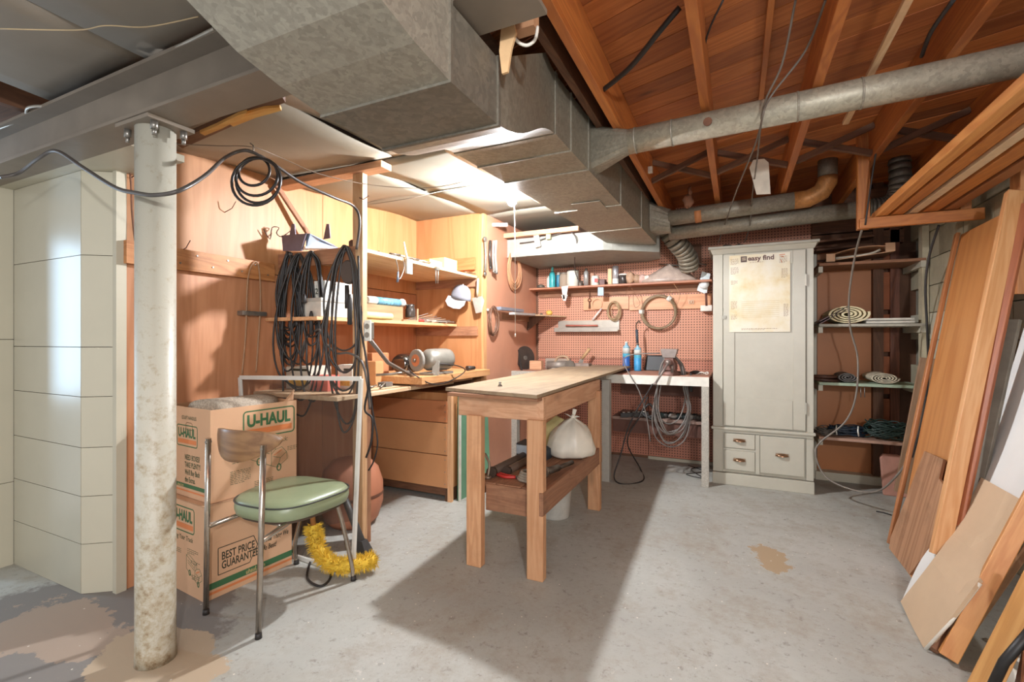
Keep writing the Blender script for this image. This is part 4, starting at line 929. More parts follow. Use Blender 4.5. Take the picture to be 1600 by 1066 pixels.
# ================================================================== CORDS HUNG FROM THE UPPER SHELF
nY = 2.06
def hp(u, v_): return PY(u, v_, nY)
hang('extension_cord', 'dense bundle of black cords hanging from the left end of the upper shelf', hp(452, 395), [(.07, .08, .55), (.06, .07, .62), (.05, .08, .45), (.08, .07, .50), (.04, .06, .66), (.07, .09, .40), (.05, .05, .58), (.06, .06, .72), (.03, .05, .7), (.05, .07, .52), (.06, .05, .48), (.045, .06, .60), (.07, .05, .64), (.05, .08, .56)], plain('#1f1b19', .38), 'extension cords on the shelf end', .0058, 11, plug=[(.02, -.40, .07), (.06, -.39, .06), (-.03, -.42, .06)])
hang('extension_cord', 'long wide black cord loops reaching below the screen top, second from left', hp(468, 397), [(.15, .10, .86), (.12, .08, .84), (.09, .12, .95), (.14, .05, .70), (.05, .12, .90)], plain('#231f1c', .4), 'extension cords on the shelf end', .0055, 12)
hang('extension_cord', 'black cord in a short arch with a socket end, middle of the shelf cords', hp(487, 393), [(.06, .07, .50), (.05, .06, .56), (.06, .08, .44), (.04, .06, .75), (.07, .09, .88), (.10, .05, .66)], plain('#2a2522', .4), 'extension cords on the shelf end', .0058, 13, plug=[(.01, -.36, .14), (-.03, -.26, .05)])
hang('extension_cord', 'grey-black cord bundle nearest the wooden post, hanging from the shelf', hp(540, 385), [(.11, .09, .80), (.10, .08, .88), (.09, .07, .74), (.12, .09, .62), (.08, .08, .98), (.11, .07, .70), (.06, .08, 1.05)], plain('#39332f', .4), 'extension cords on the shelf end', .0058, 14, plug=[(.035, -.28, .17)])
t = thing('paddle_tool', 'dark round-headed brush hanging among the cords by the post', 'brush', hp(542, 420))
MB().loft([[hp(542, 425)+RT*dx*k+UP*dz*k+V((0, dy, 0)) for dx, dz in [(math.cos(a)*.042, math.sin(a)*.07) for a in [2*PI*j/20 for j in range(20)]]] for k, dy in ((.9, 0), (1, .006), (1, .02), (.9, .026))], None, False).build('head', plain('#4a3a30', .7), t)
MB().cyl(hp(542, 446), hp(543, 482), .012, .015, 12).build('handle', plain('#2f2926', .5), t); t.name = 'hanging_brush'
cord('cord', 'single pale brown cord looped over a nail left of the black cords', [PX(u, v_, -2.605) for u, v_ in ((378, 585), (384, 520), (387, 440), (395, 412), (404, 416), (407, 470), (403, 540), (400, 582))], .0045, plain('#a07c5c', .5), 'cord')
cord('cord', 'grey cable sagging in a wide arc across the hanging cords to the post', [hp(470, 555), hp(478, 530), hp(498, 515), hp(508, 535), hp(525, 552), hp(545, 552), hp(565, 565), hp(574, 600), hp(578, 640)], .0065, plain('#5d5650', .45), 'cord')
cord('cord', 'black cord running down the wooden post and looping beside it', [PY(560, 400, 2.04), PY(563, 500, 2.04), PY(572, 560, 2.03), PY(576, 600, 2.03), PY(570, 640, 2.03), PY(582, 655, 2.03), PY(580, 690, 2.03), PY(572, 715, 2.03)], .006, RUBBER, 'cord')
cord('cord', 'thin black cord curling on the drawer chest side of the post', [PY(574, 575, 2.05), PY(582, 640, 2.06), PY(590, 690, 2.06), PY(584, 720, 2.06), PY(576, 735, 2.06)], .0045, RUBBER, 'cord')
t = thing('clamp_bracket', 'short shiny metal bracket fixed on the orange wall left of the cords', 'bracket', PX(400, 490, -2.62))
q = PX(400, 490, -2.62); MB().box(-2.65, -2.60, q.y-.10, q.y+.06, q.z-.015, q.z+.012).build('bar', STEEL, t, bev=.003); t.name = 'metal_bracket'

# blue metal brackets on the shelf end
q = hp(478, 385)
t = thing('metal_bracket', 'blue-grey steel bracket tray on the left end of the upper shelf', 'bracket', (-2.30, 2.15, 1.75))
BLU = plain('#8d9bb0', .35, .2, .1, 12); PUR = plain('#6d6470', .5, .2)
a0 = PY(442, 372, 2.12); a1 = PY(472, 391, 2.12)
MB().plate([PY(440, 368, 2.06), PY(478, 365, 2.06), PY(470, 392, 2.06), PY(442, 392, 2.06)], (0, .012, 0)).build('end_plate', PUR, t)
MB().plate([PY(476, 365, 2.075), PY(484, 366, 2.075), PY(520, 383, 2.36), PY(528, 388, 2.36), PY(478, 388, 2.075), PY(478, 374, 2.075)], (0, .004, .004)).build('tray_side', BLU, t)
MB().plate([PY(472, 391, 2.13), PY(474, 386, 2.2), PY(520, 386, 2.42), PY(526, 390, 2.40)], (0, 0, .003)).build('tray_floor', plain('#a9c2d6', .3, .2), t)
for u0, yy in ((456, 2.09), (510, 2.30)): MB().plate([PY(u0-5, 374, yy), PY(u0+6, 372, yy), PY(u0+4, 350, yy), PY(u0, 350, yy)], (0, .006, 0)).build('lug', PUR, t)
cord('bent_wire', 'tangled thin wires standing up at the blue bracket', [PX(412, 358, -2.62), PX(422, 374, -2.62), PX(425, 356, -2.6), PX(436, 356, -2.6), PX(432, 364, -2.58), PX(440, 370, -2.56), PX(455, 360, -2.55)], .003, plain('#4c3628', .5), 'wire', 3)

# items on the lower shelf of the left wall, partly behind cords
z1_ = 1.338
def can(name, label, c, prof, mat, cat, group=None, extra=None):
    t = thing(name, label, cat, c, group); MB().lathe(c, prof, n=22).build('body', mat, t); return t
q = V((-2.42, 2.15, z1_)); t = thing('metal_box', 'old white metal box behind the cords on the lower shelf', 'box', q)
MB().box(-2.36, -2.22, 2.05, 2.40, z1_, z1_+.105).build('body', plain('#cfc9bd', .4, .2, .15, 18), t, bev=.004); MB().box(-2.365, -2.215, 2.045, 2.405, z1_+.09, z1_+.112).build('lid', plain('#b8b2a8', .4, .2), t, bev=.003)
t = thing('printed_carton', 'white carton with black print standing on the white metal box', 'carton', (-2.3, 2.2, z1_+.113))
MB().box(-2.33, -2.24, 2.10, 2.32, z1_+.113, z1_+.22).build('body', plain('#d5d0c5', .6, 0, .3, 60), t)
text('2L', 'lettering', V((-2.33+.01, 2.099, z1_+.14)), V((1, 0, 0)), UP, .05, BINK, t, .02)
t = thing('glass_jar', 'small dark jar in the open crate on the lower shelf', 'jar', (-2.25, 2.95, z1_)); MB().lathe((-2.235, 2.92, z1_+.03), [(.035, 0), (.038, .01), (.038, .06), (.03, .075), (.032, .08), (.032, .10)], n=18).build('body', plain('#3b332e', .25), t)
t = thing('wooden_crate', 'small wooden crate on the lower shelf right of the post', 'crate', (-2.30, 2.7, z1_))
MB().box(-2.42, -2.24, 2.40, 2.84, z1_, z1_+.105).build('box_body', wood('#8f7352', '#a98d6a', 'y'), t); MB().box(-2.26, -2.22, 2.82, 2.99, z1_, z1_+.012).build('base_lip', wood('#8f7352', '#a98d6a', 'y'), t); MB().box(-2.23, -2.22, 2.99, 3.0, z1_, z1_+.10).build('corner_post', PINE('z'), t)
t = thing('paper_roll', 'pale roll with blue pattern lying on the wooden crate', 'roll', (-2.3, 2.6, z1_+.108))
MB().cyl((-2.31, 2.35, z1_+.137), (-2.29, 2.62, z1_+.137), .028, None, 16).build('paper', WHITE, t); MB().cyl((-2.29, 2.60, z1_+.137), (-2.28, 2.84, z1_+.137), .0285, None, 16).build('patterned_end', plain('#6a9db5', .4, 0, .6, 60), t)
MB().ball((-2.28, 2.88, z1_+.14), .03, n=10, lump=.12).build('crumpled_end', WHITE, t)
tag(MB().cyl((-2.21, 2.30, z1_+.025), (-2.205, 2.66, z1_+.025), .026, .024, 14).build('cloth_roll', plain('#e0d08a', .8, 0, .1, 20, .3)), 'soft yellow cloth roll in front of the wooden crate', 'cloth')
for i, (y, c_, lb) in enumerate(((3.06, '#c8443a', 'red tool handle lying on the lower shelf'), (3.16, '#8d857a', 'grey brush lying right of the red handle'), (3.26, '#a39a8c', 'pale paint brush on the lower shelf near its right end'), (3.36, '#5d544c', 'dark small tool at the right end of the lower shelf'))):
    t = thing(['screwdriver', 'paint_brush', 'paint_brush', 'chisel'][i], lb, 'tool' if i in (0, 3) else 'brush', (-2.26, y, z1_))
    MB().cyl((-2.23, y-.05, z1_+.013), (-2.25, y+.05, z1_+.013), .012, .009, 10).build('handle', plain(c_, .5), t)
    MB().plate([(-2.255, y+.05, z1_+.008), (-2.24, y+.05, z1_+.008), (-2.26, y+.11, z1_+.006), (-2.28, y+.11, z1_+.006)], (0, 0, .012)).build('head', plain('#a9a196', .6), t)
for k in range(7):
    a = V((-2.40+.02*k, 3.05+.02*k, z1_+.012)); tag(MB().cyl(a, a+V((.08+.01*k, .22, .07-.012*k)), .004, .003, 6).build('thin_rod', plain(['#8a8278', '#a08e78', '#6f675e'][k % 3], .5)), 'thin rod in the fan of rods and brushes on the lower shelf', 'rod', 'rods on the lower shelf')

# things on / hanging from the upper shelf
z2_ = 1.747
t = thing('can_of_screws', 'dark pot on the upper shelf just right of the wooden post', 'pot', (-2.2, 2.3, z2_)); MB().lathe((-2.14, 2.24, z2_), [(.03, 0), (.035, .01), (.035, .06), (.025, .07)], n=16).build('body', plain('#4a3228', .6), t); t.name = 'dark_pot'
t = thing('yellow_box', 'yellow carton with printed panel on the upper shelf', 'carton', (-2.1, 3.2, z2_))
MB().box(-2.16, -2.02, 3.06, 3.24, z2_, z2_+.085).build('body', plain('#e0cb7e', .6), t); t.name = 'yellow_carton'
MB().box(-2.019, -2.018, 3.09, 3.21, z2_+.02, z2_+.07).build('printed_panel', plain('#cbb528', .6, 0, .3, 80), t)
tag(MB().box(-2.2, -2.03, 2.88, 3.04, z2_, z2_+.045).build('yellow_block', plain('#d8bd78', .7)), 'flat tan block beside the yellow carton on the upper shelf', 'block')
t = thing('tool_bundle', 'row of small dark metal tools along the upper shelf edge', 'tools', (-2.03, 2.6, z2_))
for k in range(6): MB().cyl((-2.04+.008*(k % 2), 2.45+.07*k, z2_+.012), (-2.02, 2.53+.07*k, z2_+.018), .009, .006, 8).build('tool', plain(['#4f463e', '#8a8176', '#6a5f52'][k % 3], .45, .3), t)
for k in range(4):
    tag(MB().cyl((-2.01+.006*k, 3.34+.03*k, z2_+.008), (-1.99, 3.40+.03*k, z2_+.010), .006, .004, 7).build('drill_bit', plain('#7a5c44', .5, .2)), 'small brown bit at the right end of the upper shelf', 'bit', 'bits at the shelf end')
def hx(u, v_, x=-1.985): return PX(u, v_, x)
t = thing('paint_brush', 'white handled brush standing up and hanging over the upper shelf edge', 'brush', hx(634, 420))
MB().cyl(hx(631, 378), hx(636, 406), .004, .009, 8).build('handle', plain('#e0d8c4', .5), t)
a, b_ = hx(637, 405), hx(641, 428); MB().obox((a+b_)/2, (0, 1, 0), (1, 0, 0), UP, .028, .008, (a-b_).length/2).build('bristles', plain('#c9c4b8', .8), t)
t = thing('caliper', 'grey pliers with thin wire legs hanging from the upper shelf edge', 'pliers', hx(622, 405))
MB().tube([hx(618, 403), hx(622, 420), hx(623, 436), hx(628, 430), hx(632, 415), hx(628, 403)], .003, 6, smoothing=4).build('legs', STEEL, t); MB().cyl(hx(622, 425), hx(621, 441), .006, .008, 8).build('tip', plain('#5f6a7a', .4), t)
t.name = 'hanging_pliers'
t = thing('clamp', 'small grey clamp hanging from the middle of the upper shelf edge', 'clamp', hx(683, 430))
MB().cyl(hx(681, 418), hx(681, 443), .004, None, 6).build('bar', STEEL, t); MB().cyl(hx(685, 418), hx(684, 443), .004, None, 6).build('bar', STEEL, t); MB().obox(hx(683, 420), (0, 1, 0), (1, 0, 0), UP, .022, .008, .012).build('jaw', STEEL, t)

# cap, trowel on the end wall
q = PY(722, 462, 3.50); qb = PY(715, 478, 3.46)
t = thing('baseball_cap', 'grey and white cap hung on the end wall under the upper shelf', 'cap', q)
d = V((.15, -.72, .30)).normalized(); up_ = V((-.25, .1, .95)).normalized(); b = MB()
axd = V((.25, -.2, .95)).normalized(); sx_ = V((1, 0, -.25)).normalized(); R = []
for k in range(9):
    th = k/8*PI/2; R.append([q+V((.005, -.035, -.035))+sx_*(.098*math.cos(th)**.7*math.cos(a))+V((.2, 0, .98))*(.125*math.sin(th))+V((0, -1, 0))*(.055*math.cos(th)**.7*math.sin(a)) for a in [2*PI*j/24 for j in range(24)]])
MB().loft(R).build('crown', plain('#85858c', .8, 0, .06, 20), t)
c0 = q+V((-.015, -.06, -.032))
MB().plate([c0+sx_*x+UP*z_+V((0, -.03*y_, 0)) for x, z_, y_ in ((-.085, .012, 0), (-.095, -.04, 1), (-.06, -.075, 1.5), (0, -.085, 1.6), (.06, -.075, 1.4), (.09, -.04, .8), (.095, .012, 0))], (0, -.006, 0)).build('brim', plain('#b0b0b2', .7), t)
MB().cyl(q+V((.03, -.035, .085)), q+V((.032, -.035, .095)), .008, .004, 10).build('button', WHITE, t)
t = thing('masonry_trowel', 'pale pointed trowel hanging right of the cap', 'trowel', PY(748, 470, 3.52))
MB().plate([PY(738, 466, 3.52), PY(753, 463, 3.52), PY(757, 470, 3.52), PY(753, 488, 3.50), PY(744, 490, 3.50)], (0, -.006, 0)).build('blade', plain('#a8a195', .35, .3), t)
MB().tube([PY(746, 465, 3.52), PY(746, 455, 3.50), PY(747, 435, 3.50)], .010, 8).build('handle', plain('#b9a48a', .6), t)

# ================================================================== GRINDER AND BOXES ON THE LEFT BENCH
zb = .951
t = thing('bench_grinder', 'grey bench grinder motor with a buffing wheel on the thick board', 'bench grinder', (-2.0, 2.95, zb))
GM = plain('#8f8a80', .4, .4, .1, 20)
MB().lathe((-1.97, 2.86, zb+.105), [(.03, -.10), (.062, -.09), (.078, -.06), (.08, 0), (.08, .10), (.074, .13), (.05, .15), (.02, .155)], (.25, .97, 0), 26).build('motor_housing', GM, t)
MB().lathe((-2.01, 2.70, zb+.105), [(.072, -.012), (.078, -.008), (.078, .008), (.072, .012)], (.25, .97, 0), 30).build('wheel', plain('#8b857c', .8, 0, .1, 60, .3), t)
MB().lathe((-2.012, 2.687, zb+.105), [(.042, -.003), (.042, .004)], (.25, .97, 0), 24).build('wheel_label', plain('#c47a52', .6), t)
MB().lathe((-2.014, 2.68, zb+.105), [(.014, -.012), (.014, .008)], (.25, .97, 0), 6).build('arbor_nut', STEEL, t)
MB().plate([(-1.93, 2.76, zb), (-1.875, 2.76, zb), (-1.89, 2.79, zb+.10), (-1.935, 2.79, zb+.10)], (-.01, .03, 0)).build('front_bracket', plain('#b3ada2', .4, .5), t)
MB().box(-2.02, -1.90, 2.74, 3.00, zb, zb+.018).build('base', GM, t, bev=.004)
MB().tube([V((-2.03, 2.66, zb+.03)), V((-2.12, 2.58, zb+.015)), V((-2.20, 2.5, zb+.01))], .009, 8).build('tool_rest', STEEL, t)
tag(MB().loft([[V((-2.19+.0*k, 2.72+.19*k/6, zb+.075))+V((math.cos(a)*.075, 0, math.sin(a)*.072))*(.8 if k in (0, 6) else 1) for a in [2*PI*j/20 for j in range(20)]] for k in range(7)]).build('chrome_drum', plain('#7d7a78', .12, .95, .1, 20, 0)), 'dark shiny chrome canister lying left of the grinder', 'canister')
cord('grinder_cable', 'black grinder cord curving over the front of the thick board', [V((-1.90, 2.80, zb+.08)), V((-1.84, 2.95, zb+.06)), V((-1.83, 3.05, zb+.02)), V((-1.862, 2.98, zb-.03)), V((-1.868, 2.80, zb-.06)), V((-1.87, 2.65, zb-.045)), V((-1.93, 2.56, zb+.02)), V((-2.02, 2.62, zb+.05))], .004, RUBBER, 'cord')
t = thing('plug', 'black plug at the back end of the thick board', 'plug', (-1.93, 3.3, zb)); MB().cyl((-1.95, 3.28, zb+.02), (-1.93, 3.36, zb+.02), .02, .015, 10).build('body', RUBBER, t)
zl = .888
for i, (x0, x1, y0, y1, h, m, lb) in enumerate(((-2.30, -2.18, 2.26, 2.36, .15, '#d9d3c4', 'white printed carton right beside the wooden post on the left bench'), (-2.42, -2.34, 2.62, 2.80, .15, '#b97a52', 'brown cardboard box with tape against the orange wall'), (-2.33, -2.22, 2.52, 2.60, .16, '#cf9564', 'tan small cardboard box just left of the chrome canister'), (-2.60, -2.40, 2.12, 2.3, .14, '#cfc6b4', 'pale carton at the left end of the low bench behind the screen'), (-2.36, -2.22, 2.10, 2.2, .09, '#c9695a', 'red and white packet low behind the hanging cords'))):
    t = thing('carton', lb, 'carton', ((x0+x1)/2, y0, zl)); zz = zl if i not in (1, 2) else zb if y0 > 2.58 else zl
    MB().box(x0, x1, y0, y1, zz, zz+h).build('body', plain(m, .65, 0, .06, 14), t, bev=.002)
    MB().box(x0+.005, (x0+x1)/2-.002, y0+.003, y1-.003, zz+h, zz+h+.003).build('lid_flap', plain(m, .65, 0, .06, 14), t); MB().box((x0+x1)/2+.002, x1-.005, y0+.003, y1-.003, zz+h, zz+h+.004).build('lid_flap', plain(m, .65, 0, .06, 14), t)
    if i in (0, 3):
        MB().box(x0+.02, x1-.02, y0-.001, y0, zz+.02, zz+.07).build('print', plain('#d9a63c', .6, 0, .3, 60), t); MB().box(x0+.05, x1-.01, y0-.001, y0, zz+.115, zz+.13).build('print', BINK, t)
for k, (x, y) in enumerate(((-2.1, 2.34), (-2.07, 2.40), (-2.12, 2.44), (-2.04, 2.36))):
    tag(MB().cyl((x, y, zl+.008), (x-.06, y+.12, zl+.012+.006*k), .006, .004, 8).build('metal_rod', plain('#8b857b', .35, .6)), 'short shiny rod in the small pile on the left bench front', 'rod', 'rods on the left bench')
t = thing('drill_bit_block', 'small grey holder block near the rods on the left bench', 'holder', (-2.13, 2.5, zl)); MB().box(-2.15, -2.08, 2.46, 2.53, zl, zl+.03).build('body', plain('#6d6660', .5), t, bev=.003)
t.name = 'holder_block'

# ================================================================== SIDE WALL TOOLS (pegboard return)
def SX(u, v_): return PX(u, v_, -1.945)
t = thing('wrench', 'long open-ended wrench hanging at the left of the side wall', 'wrench', SX(759, 400)+V((0, .05, 0)))
def on(u, v_, off=.03):   # point just off the side wall
    d = ray(u, v_); n_ = V((1.33, .075, 0)).normalized(); p_ = V((-1.955, 3.6, 0))+n_*off
    return PP(u, v_, p_, n_)
MB().tube([on(758, 378), on(759, 400), on(758, 424)], .011, 8).build('shaft', plain('#9b958b', .3, .6), t)
MB().lathe(on(758, 374), [(.024, -.006), (.024, .006)], (1, 0, 0), 14).build('jaw', STEEL, t); MB().lathe(on(758, 428), [(.018, -.006), (.018, .006)], (1, 0, 0), 14).build('ring_end', STEEL, t)
for k, (u, h) in enumerate(((766, 418), (771, 424), (775, 426))):
    t = thing('wrench', ['dark wrench in the hanging bunch, leftmost', 'bright wrench in the middle of the hanging bunch', 'pale locking wrench at the right of the hanging bunch'][k], 'wrench', on(u, 400, .03+.012*k), 'wrenches hung in a bunch')
    MB().tube([on(u, 376, .03+.012*k), on(u-1, 400, .03+.012*k), on(u+1, h, .03+.012*k)], [.012, .009, .013], 8).build('shaft', plain(['#4a443e', '#b9b4aa', '#cfcac0'][k], .3, .4), t)
    MB().lathe(on(u+1, h, .03+.012*k), [(.016, -.006), (.016, .006)], (1, 0, 0), 12).build('head', plain(['#4a443e', '#7f7a72', '#6f6a64'][k], .4, .4), t)
def coil(name, label, c, ax1, ax2, rx, rz, n_, r_, mat, cat='rope', jit=.08, seed=1, group=None, bands=0):
    rnd = random.Random(seed); t = thing(name, label, cat, c, group); b = MB(); nn_ = ax1.cross(ax2).normalized()
    for k in range(n_):
        s_ = 1+rnd.uniform(-jit, jit); o_ = ax1*rnd.uniform(-jit, jit)*rx*.5+ax2*rnd.uniform(-jit, jit)*rz*.4+nn_*rnd.uniform(-.012, .012); ph = rnd.uniform(0, 6)
        b.tube([c+o_+ax1*rx*s_*math.cos(a)+ax2*rz*s_*math.sin(a)+nn_*.006*math.sin(2*a+ph) for a in [2*PI*j/28 for j in range(28)]], r_, 6, closed=True)
    b.build('turns', mat, t)['kind'] = 'stuff'
    for k in range(bands):
        a = [.9, 3.1, 5][k]; p_ = c+ax1*rx*math.cos(a)+ax2*rz*math.sin(a); tg = (-ax1*rx*math.sin(a)+ax2*rz*math.cos(a)).normalized()
        MB().cyl(p_-tg*.02, p_+tg*.02, r_*3.4, None, 12).build('tie', WHITE, t)
    return t
wd_ = V((-.056, .998, 0)).normalized()
coil('rope_coil', 'tan rope coil hanging on the side wall under the ceiling', on(804, 422, .03), wd_, UP, .14, .17, 9, .006, plain('#b98560', .8), jit=.16, seed=3)
coil('wire_whisk_coil', 'dark wire coil crossed like a whisk below the tan rope', on(771, 502, .03), wd_, UP, .085, .12, 4, .005, plain('#6b4c3a', .5), 'wire', .1, 4).name = 'wire_coil'
# corner shelf with small tools, level/vent thing
t = thing('corner_shelf', 'little thin shelf in the pegboard corner with odds and ends', 'shelf', (-1.85, 4.6, 1.47))
MB().plate([(-1.99, 4.30, 1.445), (-1.90, 4.30, 1.445), (-1.66, 4.88, 1.445), (-2.02, 4.88, 1.445)], (0, 0, .012)).build('board', wood('#b99a78', '#d0b490', 'y'), t)
MB().plate([(-2.0, 4.6, 1.30), (-2.0, 4.62, 1.30), (-1.80, 4.62, 1.444), (-2.0, 4.62, 1.444)], (0, .015, 0)).build('bracket', DARKW('z'), t)
for i, (u, m, r_, lb) in enumerate(((822, '#7c6c60', .016, 'small grey-brown knob at the left of the corner shelf'), (834, '#5c4f45', .016, 'dark small knob in the middle of the corner shelf'), (846, '#6c5a4c', .014, 'brown small knob right of middle on the corner shelf'), (858, '#d9a850', .028, 'yellow-orange lump at the right of the corner shelf'))):
    q = PY(u, 474, 4.72); q.x = max(q.x, -1.97); tag(MB().ball((q.x, 4.72, 1.458+r_), r_*1.3, r_, r_, n=10, lump=.1, seed=i).build('knob', plain(m, .6)), lb, 'knob')
t = thing('metal_level', 'blue-grey metal rail lying along the side wall by the corner shelf', 'rail', on(800, 484))
beam('rail', on(779, 482, .05), on(815, 486, .06), .05, .03, plain('#8b93a0', .35, .4), t)
beam('rail', on(800, 490, .14), on(832, 492, .16), .06, .022, plain('#b3b5b4', .35, .4), t); t.name = 'metal_rail'
for u in (762,): tag(MB().cyl(on(u, 484, 0), on(u, 484, .02), .012, None, 12).build('screw_hook', STEEL), 'small round hook on the side wall at the rail end', 'hook')
for k, u in enumerate((774, 786)):
    c = PY(u, 351, 3.75); tag(MB().cyl(c-V((.035, 0, 0)), c+V((.035, .02, 0)), .017, None, 12).build('insulator', WHITE), ['white tubular holder above the wrenches, left one', 'white tubular holder above the wrenches, right one'][k], 'holder', 'white holders')
for k, (u, v0, v1, m) in enumerate((((837, 362, 386, '#dcd9d0')), ((857, 360, 374, '#cfc98c')))):
    a = PY(u, v0, 4.04); b_ = PY(u+4*(1-k), v1, 4.04); tag(beam('hanging_tag', a, b_, .05 if k == 0 else .042, .02, plain(m, .6), None, (0, 1, 0)), ['white hanging block on the wire in front of the white duct box', 'yellow-green small block on the wire beside the white hanging block'][k], 'block')
cord('wire', 'dark wire running over the white duct box and down to the shelf', [PY(812, 380, 4.05), PY(840, 376, 4.05), PY(868, 367, 4.05), PY(890, 362, 4.05), PY(901, 376, 4.05), PY(898, 400, 4.3), PY(899, 425, 4.7), PY(905, 440, 4.74)], .0045, plain('#4c4440', .5), 'wire')

# ================================================================== PEGBOARD SHELF AND WHAT IS ON IT
zs_ = 1.756; ysh = 4.80
t = thing('wall_shelf', 'long narrow wooden shelf across the pegboard full of jars and cans', 'shelf', (-1.1, 4.8, zs_))
beam('shelf_board', (-2.02, 4.80, zs_-.011), (-.20, 4.80, zs_-.011), .20, .02, wood('#9c6448', '#b87c5c', 'z'), t)
MB().box(-1.98, -.22, 4.885, 4.905, zs_-.09, zs_-.022).build('cleat', BROWNW('x'), t)
t = thing('wall_batten', 'wide new pine batten screwed on the pegboard under the shelf', 'batten', (-.9, 4.89, 1.53))
MB().box(-1.47, -.99, 4.88, 4.905, 1.515, 1.645).build('board', wood('#c98a60', '#dca278', 'x', .5, 6, .5), t); MB().box(-.985, -.21, 4.88, 4.905, 1.50, 1.64).build('board', wood('#c98a60', '#dca278', 'x', .5, 6, .5), t)
def xs(u): return PY(u, 442, ysh-.04).x
def jar(u, h, r_, prof, mat, name, label, cat, dy=-.02):
    t = thing(name, label, cat, (xs(u), ysh+dy, zs_)); MB().lathe((xs(u), ysh+dy, zs_), [(r_*a, h*b_) for a, b_ in prof], n=20).build('body', mat, t); return t
CYL = [(.9, 0), (1, .03), (1, .97), (.95, 1)]
jar(844, .045, .045, [(.7, 0), (1, .3), (.8, .8), (.3, 1)], plain('#5f5448', .6), 'scrap_lump', 'dark little heap at the far left of the pegboard shelf', 'scrap')
jar(856, .13, .018, [(.9, 0), (1, .05), (1, .8), (.4, .88), (.4, 1)], plain('#d9dcd0', .4), 'glue_bottle', 'thin white bottle left of the turquoise one', 'bottle')
t = jar(862, .20, .034, [(.95, 0), (1, .03), (1, .62), (.8, .78), (.45, .88)], plain('#3fa6a8', .35), 'spray_bottle', 'turquoise bottle at the left of the pegboard shelf', 'bottle'); MB().lathe((xs(862), ysh-.02, zs_+.17), [(.015, 0), (.014, .04), (.006, .055)], n=12).build('cap', plain('#5fc0c0', .4), t)
t = jar(869, .14, .024, CYL, plain('#2f7f98', .35), 'small_can', 'slim blue can right behind the turquoise bottle', 'can', .03); MB().lathe((xs(869), ysh+.03, zs_+.14), [(.018, 0), (.018, .03)], n=12).build('cap', WHITE, t)
t = jar(880, .15, .05, [(.95, 0), (1, .04), (1, .75), (.75, .88), (.75, .93)], glassy('#c7b39c', .55), 'glass_jar', 'clear glass jar of brown bits left of the white can', 'jar'); MB().lathe((xs(880), ysh-.02, zs_+.14), [(.04, 0), (.04, .015)], n=18).build('lid', plain('#9c9488', .4, .5), t)
MB().lathe((xs(880), ysh-.02, zs_+.004), [(.042, 0), (.044, .02), (.042, .07)], n=18).build('contents', plain('#8a6a52', .8, 0, .3, 90), t)
t = jar(894, .165, .062, CYL, plain('#ddd6c6', .5, 0, .06, 12), 'paint_can', 'big white paint can in the row on the pegboard shelf', 'can'); MB().lathe((xs(894), ysh-.02, zs_+.165), [(.062, 0), (.064, .006), (.055, .008)], n=22).build('rim', STEEL, t)
MB().tube([V((xs(894)+.062*math.cos(a), ysh-.02-.03, zs_+.11+.09*math.sin(a))) for a in [-.4+k*.3 for k in range(8)]], .003, 5).build('bail_handle', STEEL, t)
jar(906, .06, .028, [(.9, 0), (1, .1), (1, .8), (.6, 1)], plain('#5d5148', .4, .3), 'metal_cup', 'dark squat metal cup right of the white paint can', 'cup')
t = jar(915, .17, .026, [(1, 0), (1, .85), (.8, .9), (.5, .97)], plain('#b9b6b0', .25, .5), 'spray_can', 'silver spray can in the middle of the shelf', 'spray can'); MB().lathe((xs(915), ysh-.02, zs_+.165), [(.013, 0), (.013, .02)], n=10).build('nozzle', STEEL, t)
jar(922, .14, .022, CYL, plain('#b98a70', .5), 'brown_bottle', 'brown slim bottle behind the silver spray can', 'bottle', .04)
t = jar(929, .10, .042, [(.97, 0), (1, .04), (1, .75), (.9, .85), (.9, 1)], plain('#e6ddca', .5), 'plastic_tub', 'cream round tub with a red print right of the spray can', 'tub'); q = V((xs(929)+.01, ysh-.066, zs_+.04)); MB().box(q.x-.005, q.x+.03, ysh-.063, ysh-.062, zs_+.03, zs_+.07).build('print', plain('#b8443a', .5), t)
tag(MB().box(xs(937), xs(945), ysh-.05, ysh+.03, zs_, zs_+.06).build('tin_box', plain('#5e3428', .5)), 'small dark red tin right of the cream tub', 'tin')
tag(MB().box(xs(951), xs(956.5), ysh-.07, ysh+.02, zs_, zs_+.16).build('narrow_carton', plain('#d8b184', .6)), 'upright tan carton left of the tall silver can', 'carton')
t = jar(961, .19, .032, [(1, 0), (1, .95), (.92, .97), (.92, 1)], plain('#c9c8cc', .2, .6), 'tall_can', 'tall silver can with purple shade standing right of the tan carton', 'can'); MB().lathe((xs(961), ysh-.02, zs_), [(.0325, .01), (.0325, .06)], n=20, caps=False).build('label_band', WHITE, t)
t = jar(973, .09, .038, CYL, plain('#4a423e', .25, .3), 'tin_pot', 'squat dark tin with a white lid right of the tall silver can', 'tin'); MB().lathe((xs(973), ysh-.02, zs_+.09), [(.042, 0), (.042, .014)], n=20).build('lid', WHITE, t)
for k, (u, h, m, lb) in enumerate(((984, .12, '#b99477', 'tan crumpled packet right of the squat tin'), (995, .09, '#a8876c', 'brown small bag of bits in the right half of the shelf'), (1003, .09, '#c9a698', 'pinkish small bag of screws next to the brown bag'))):
    tag(MB().ball((xs(u), ysh-.02, zs_+h*.5), .045, .04, h*.5, n=12, lump=.1, seed=k+4).build('parts_bag', plain(m, .6, 0, .25, 30, .4)), lb, 'bag')
tag(MB().box(xs(1008), xs(1014), ysh-.06, ysh, zs_, zs_+.07).build('white_block', plain('#e0c8b8', .6)), 'pale pink block standing before the plastic film heap', 'block')
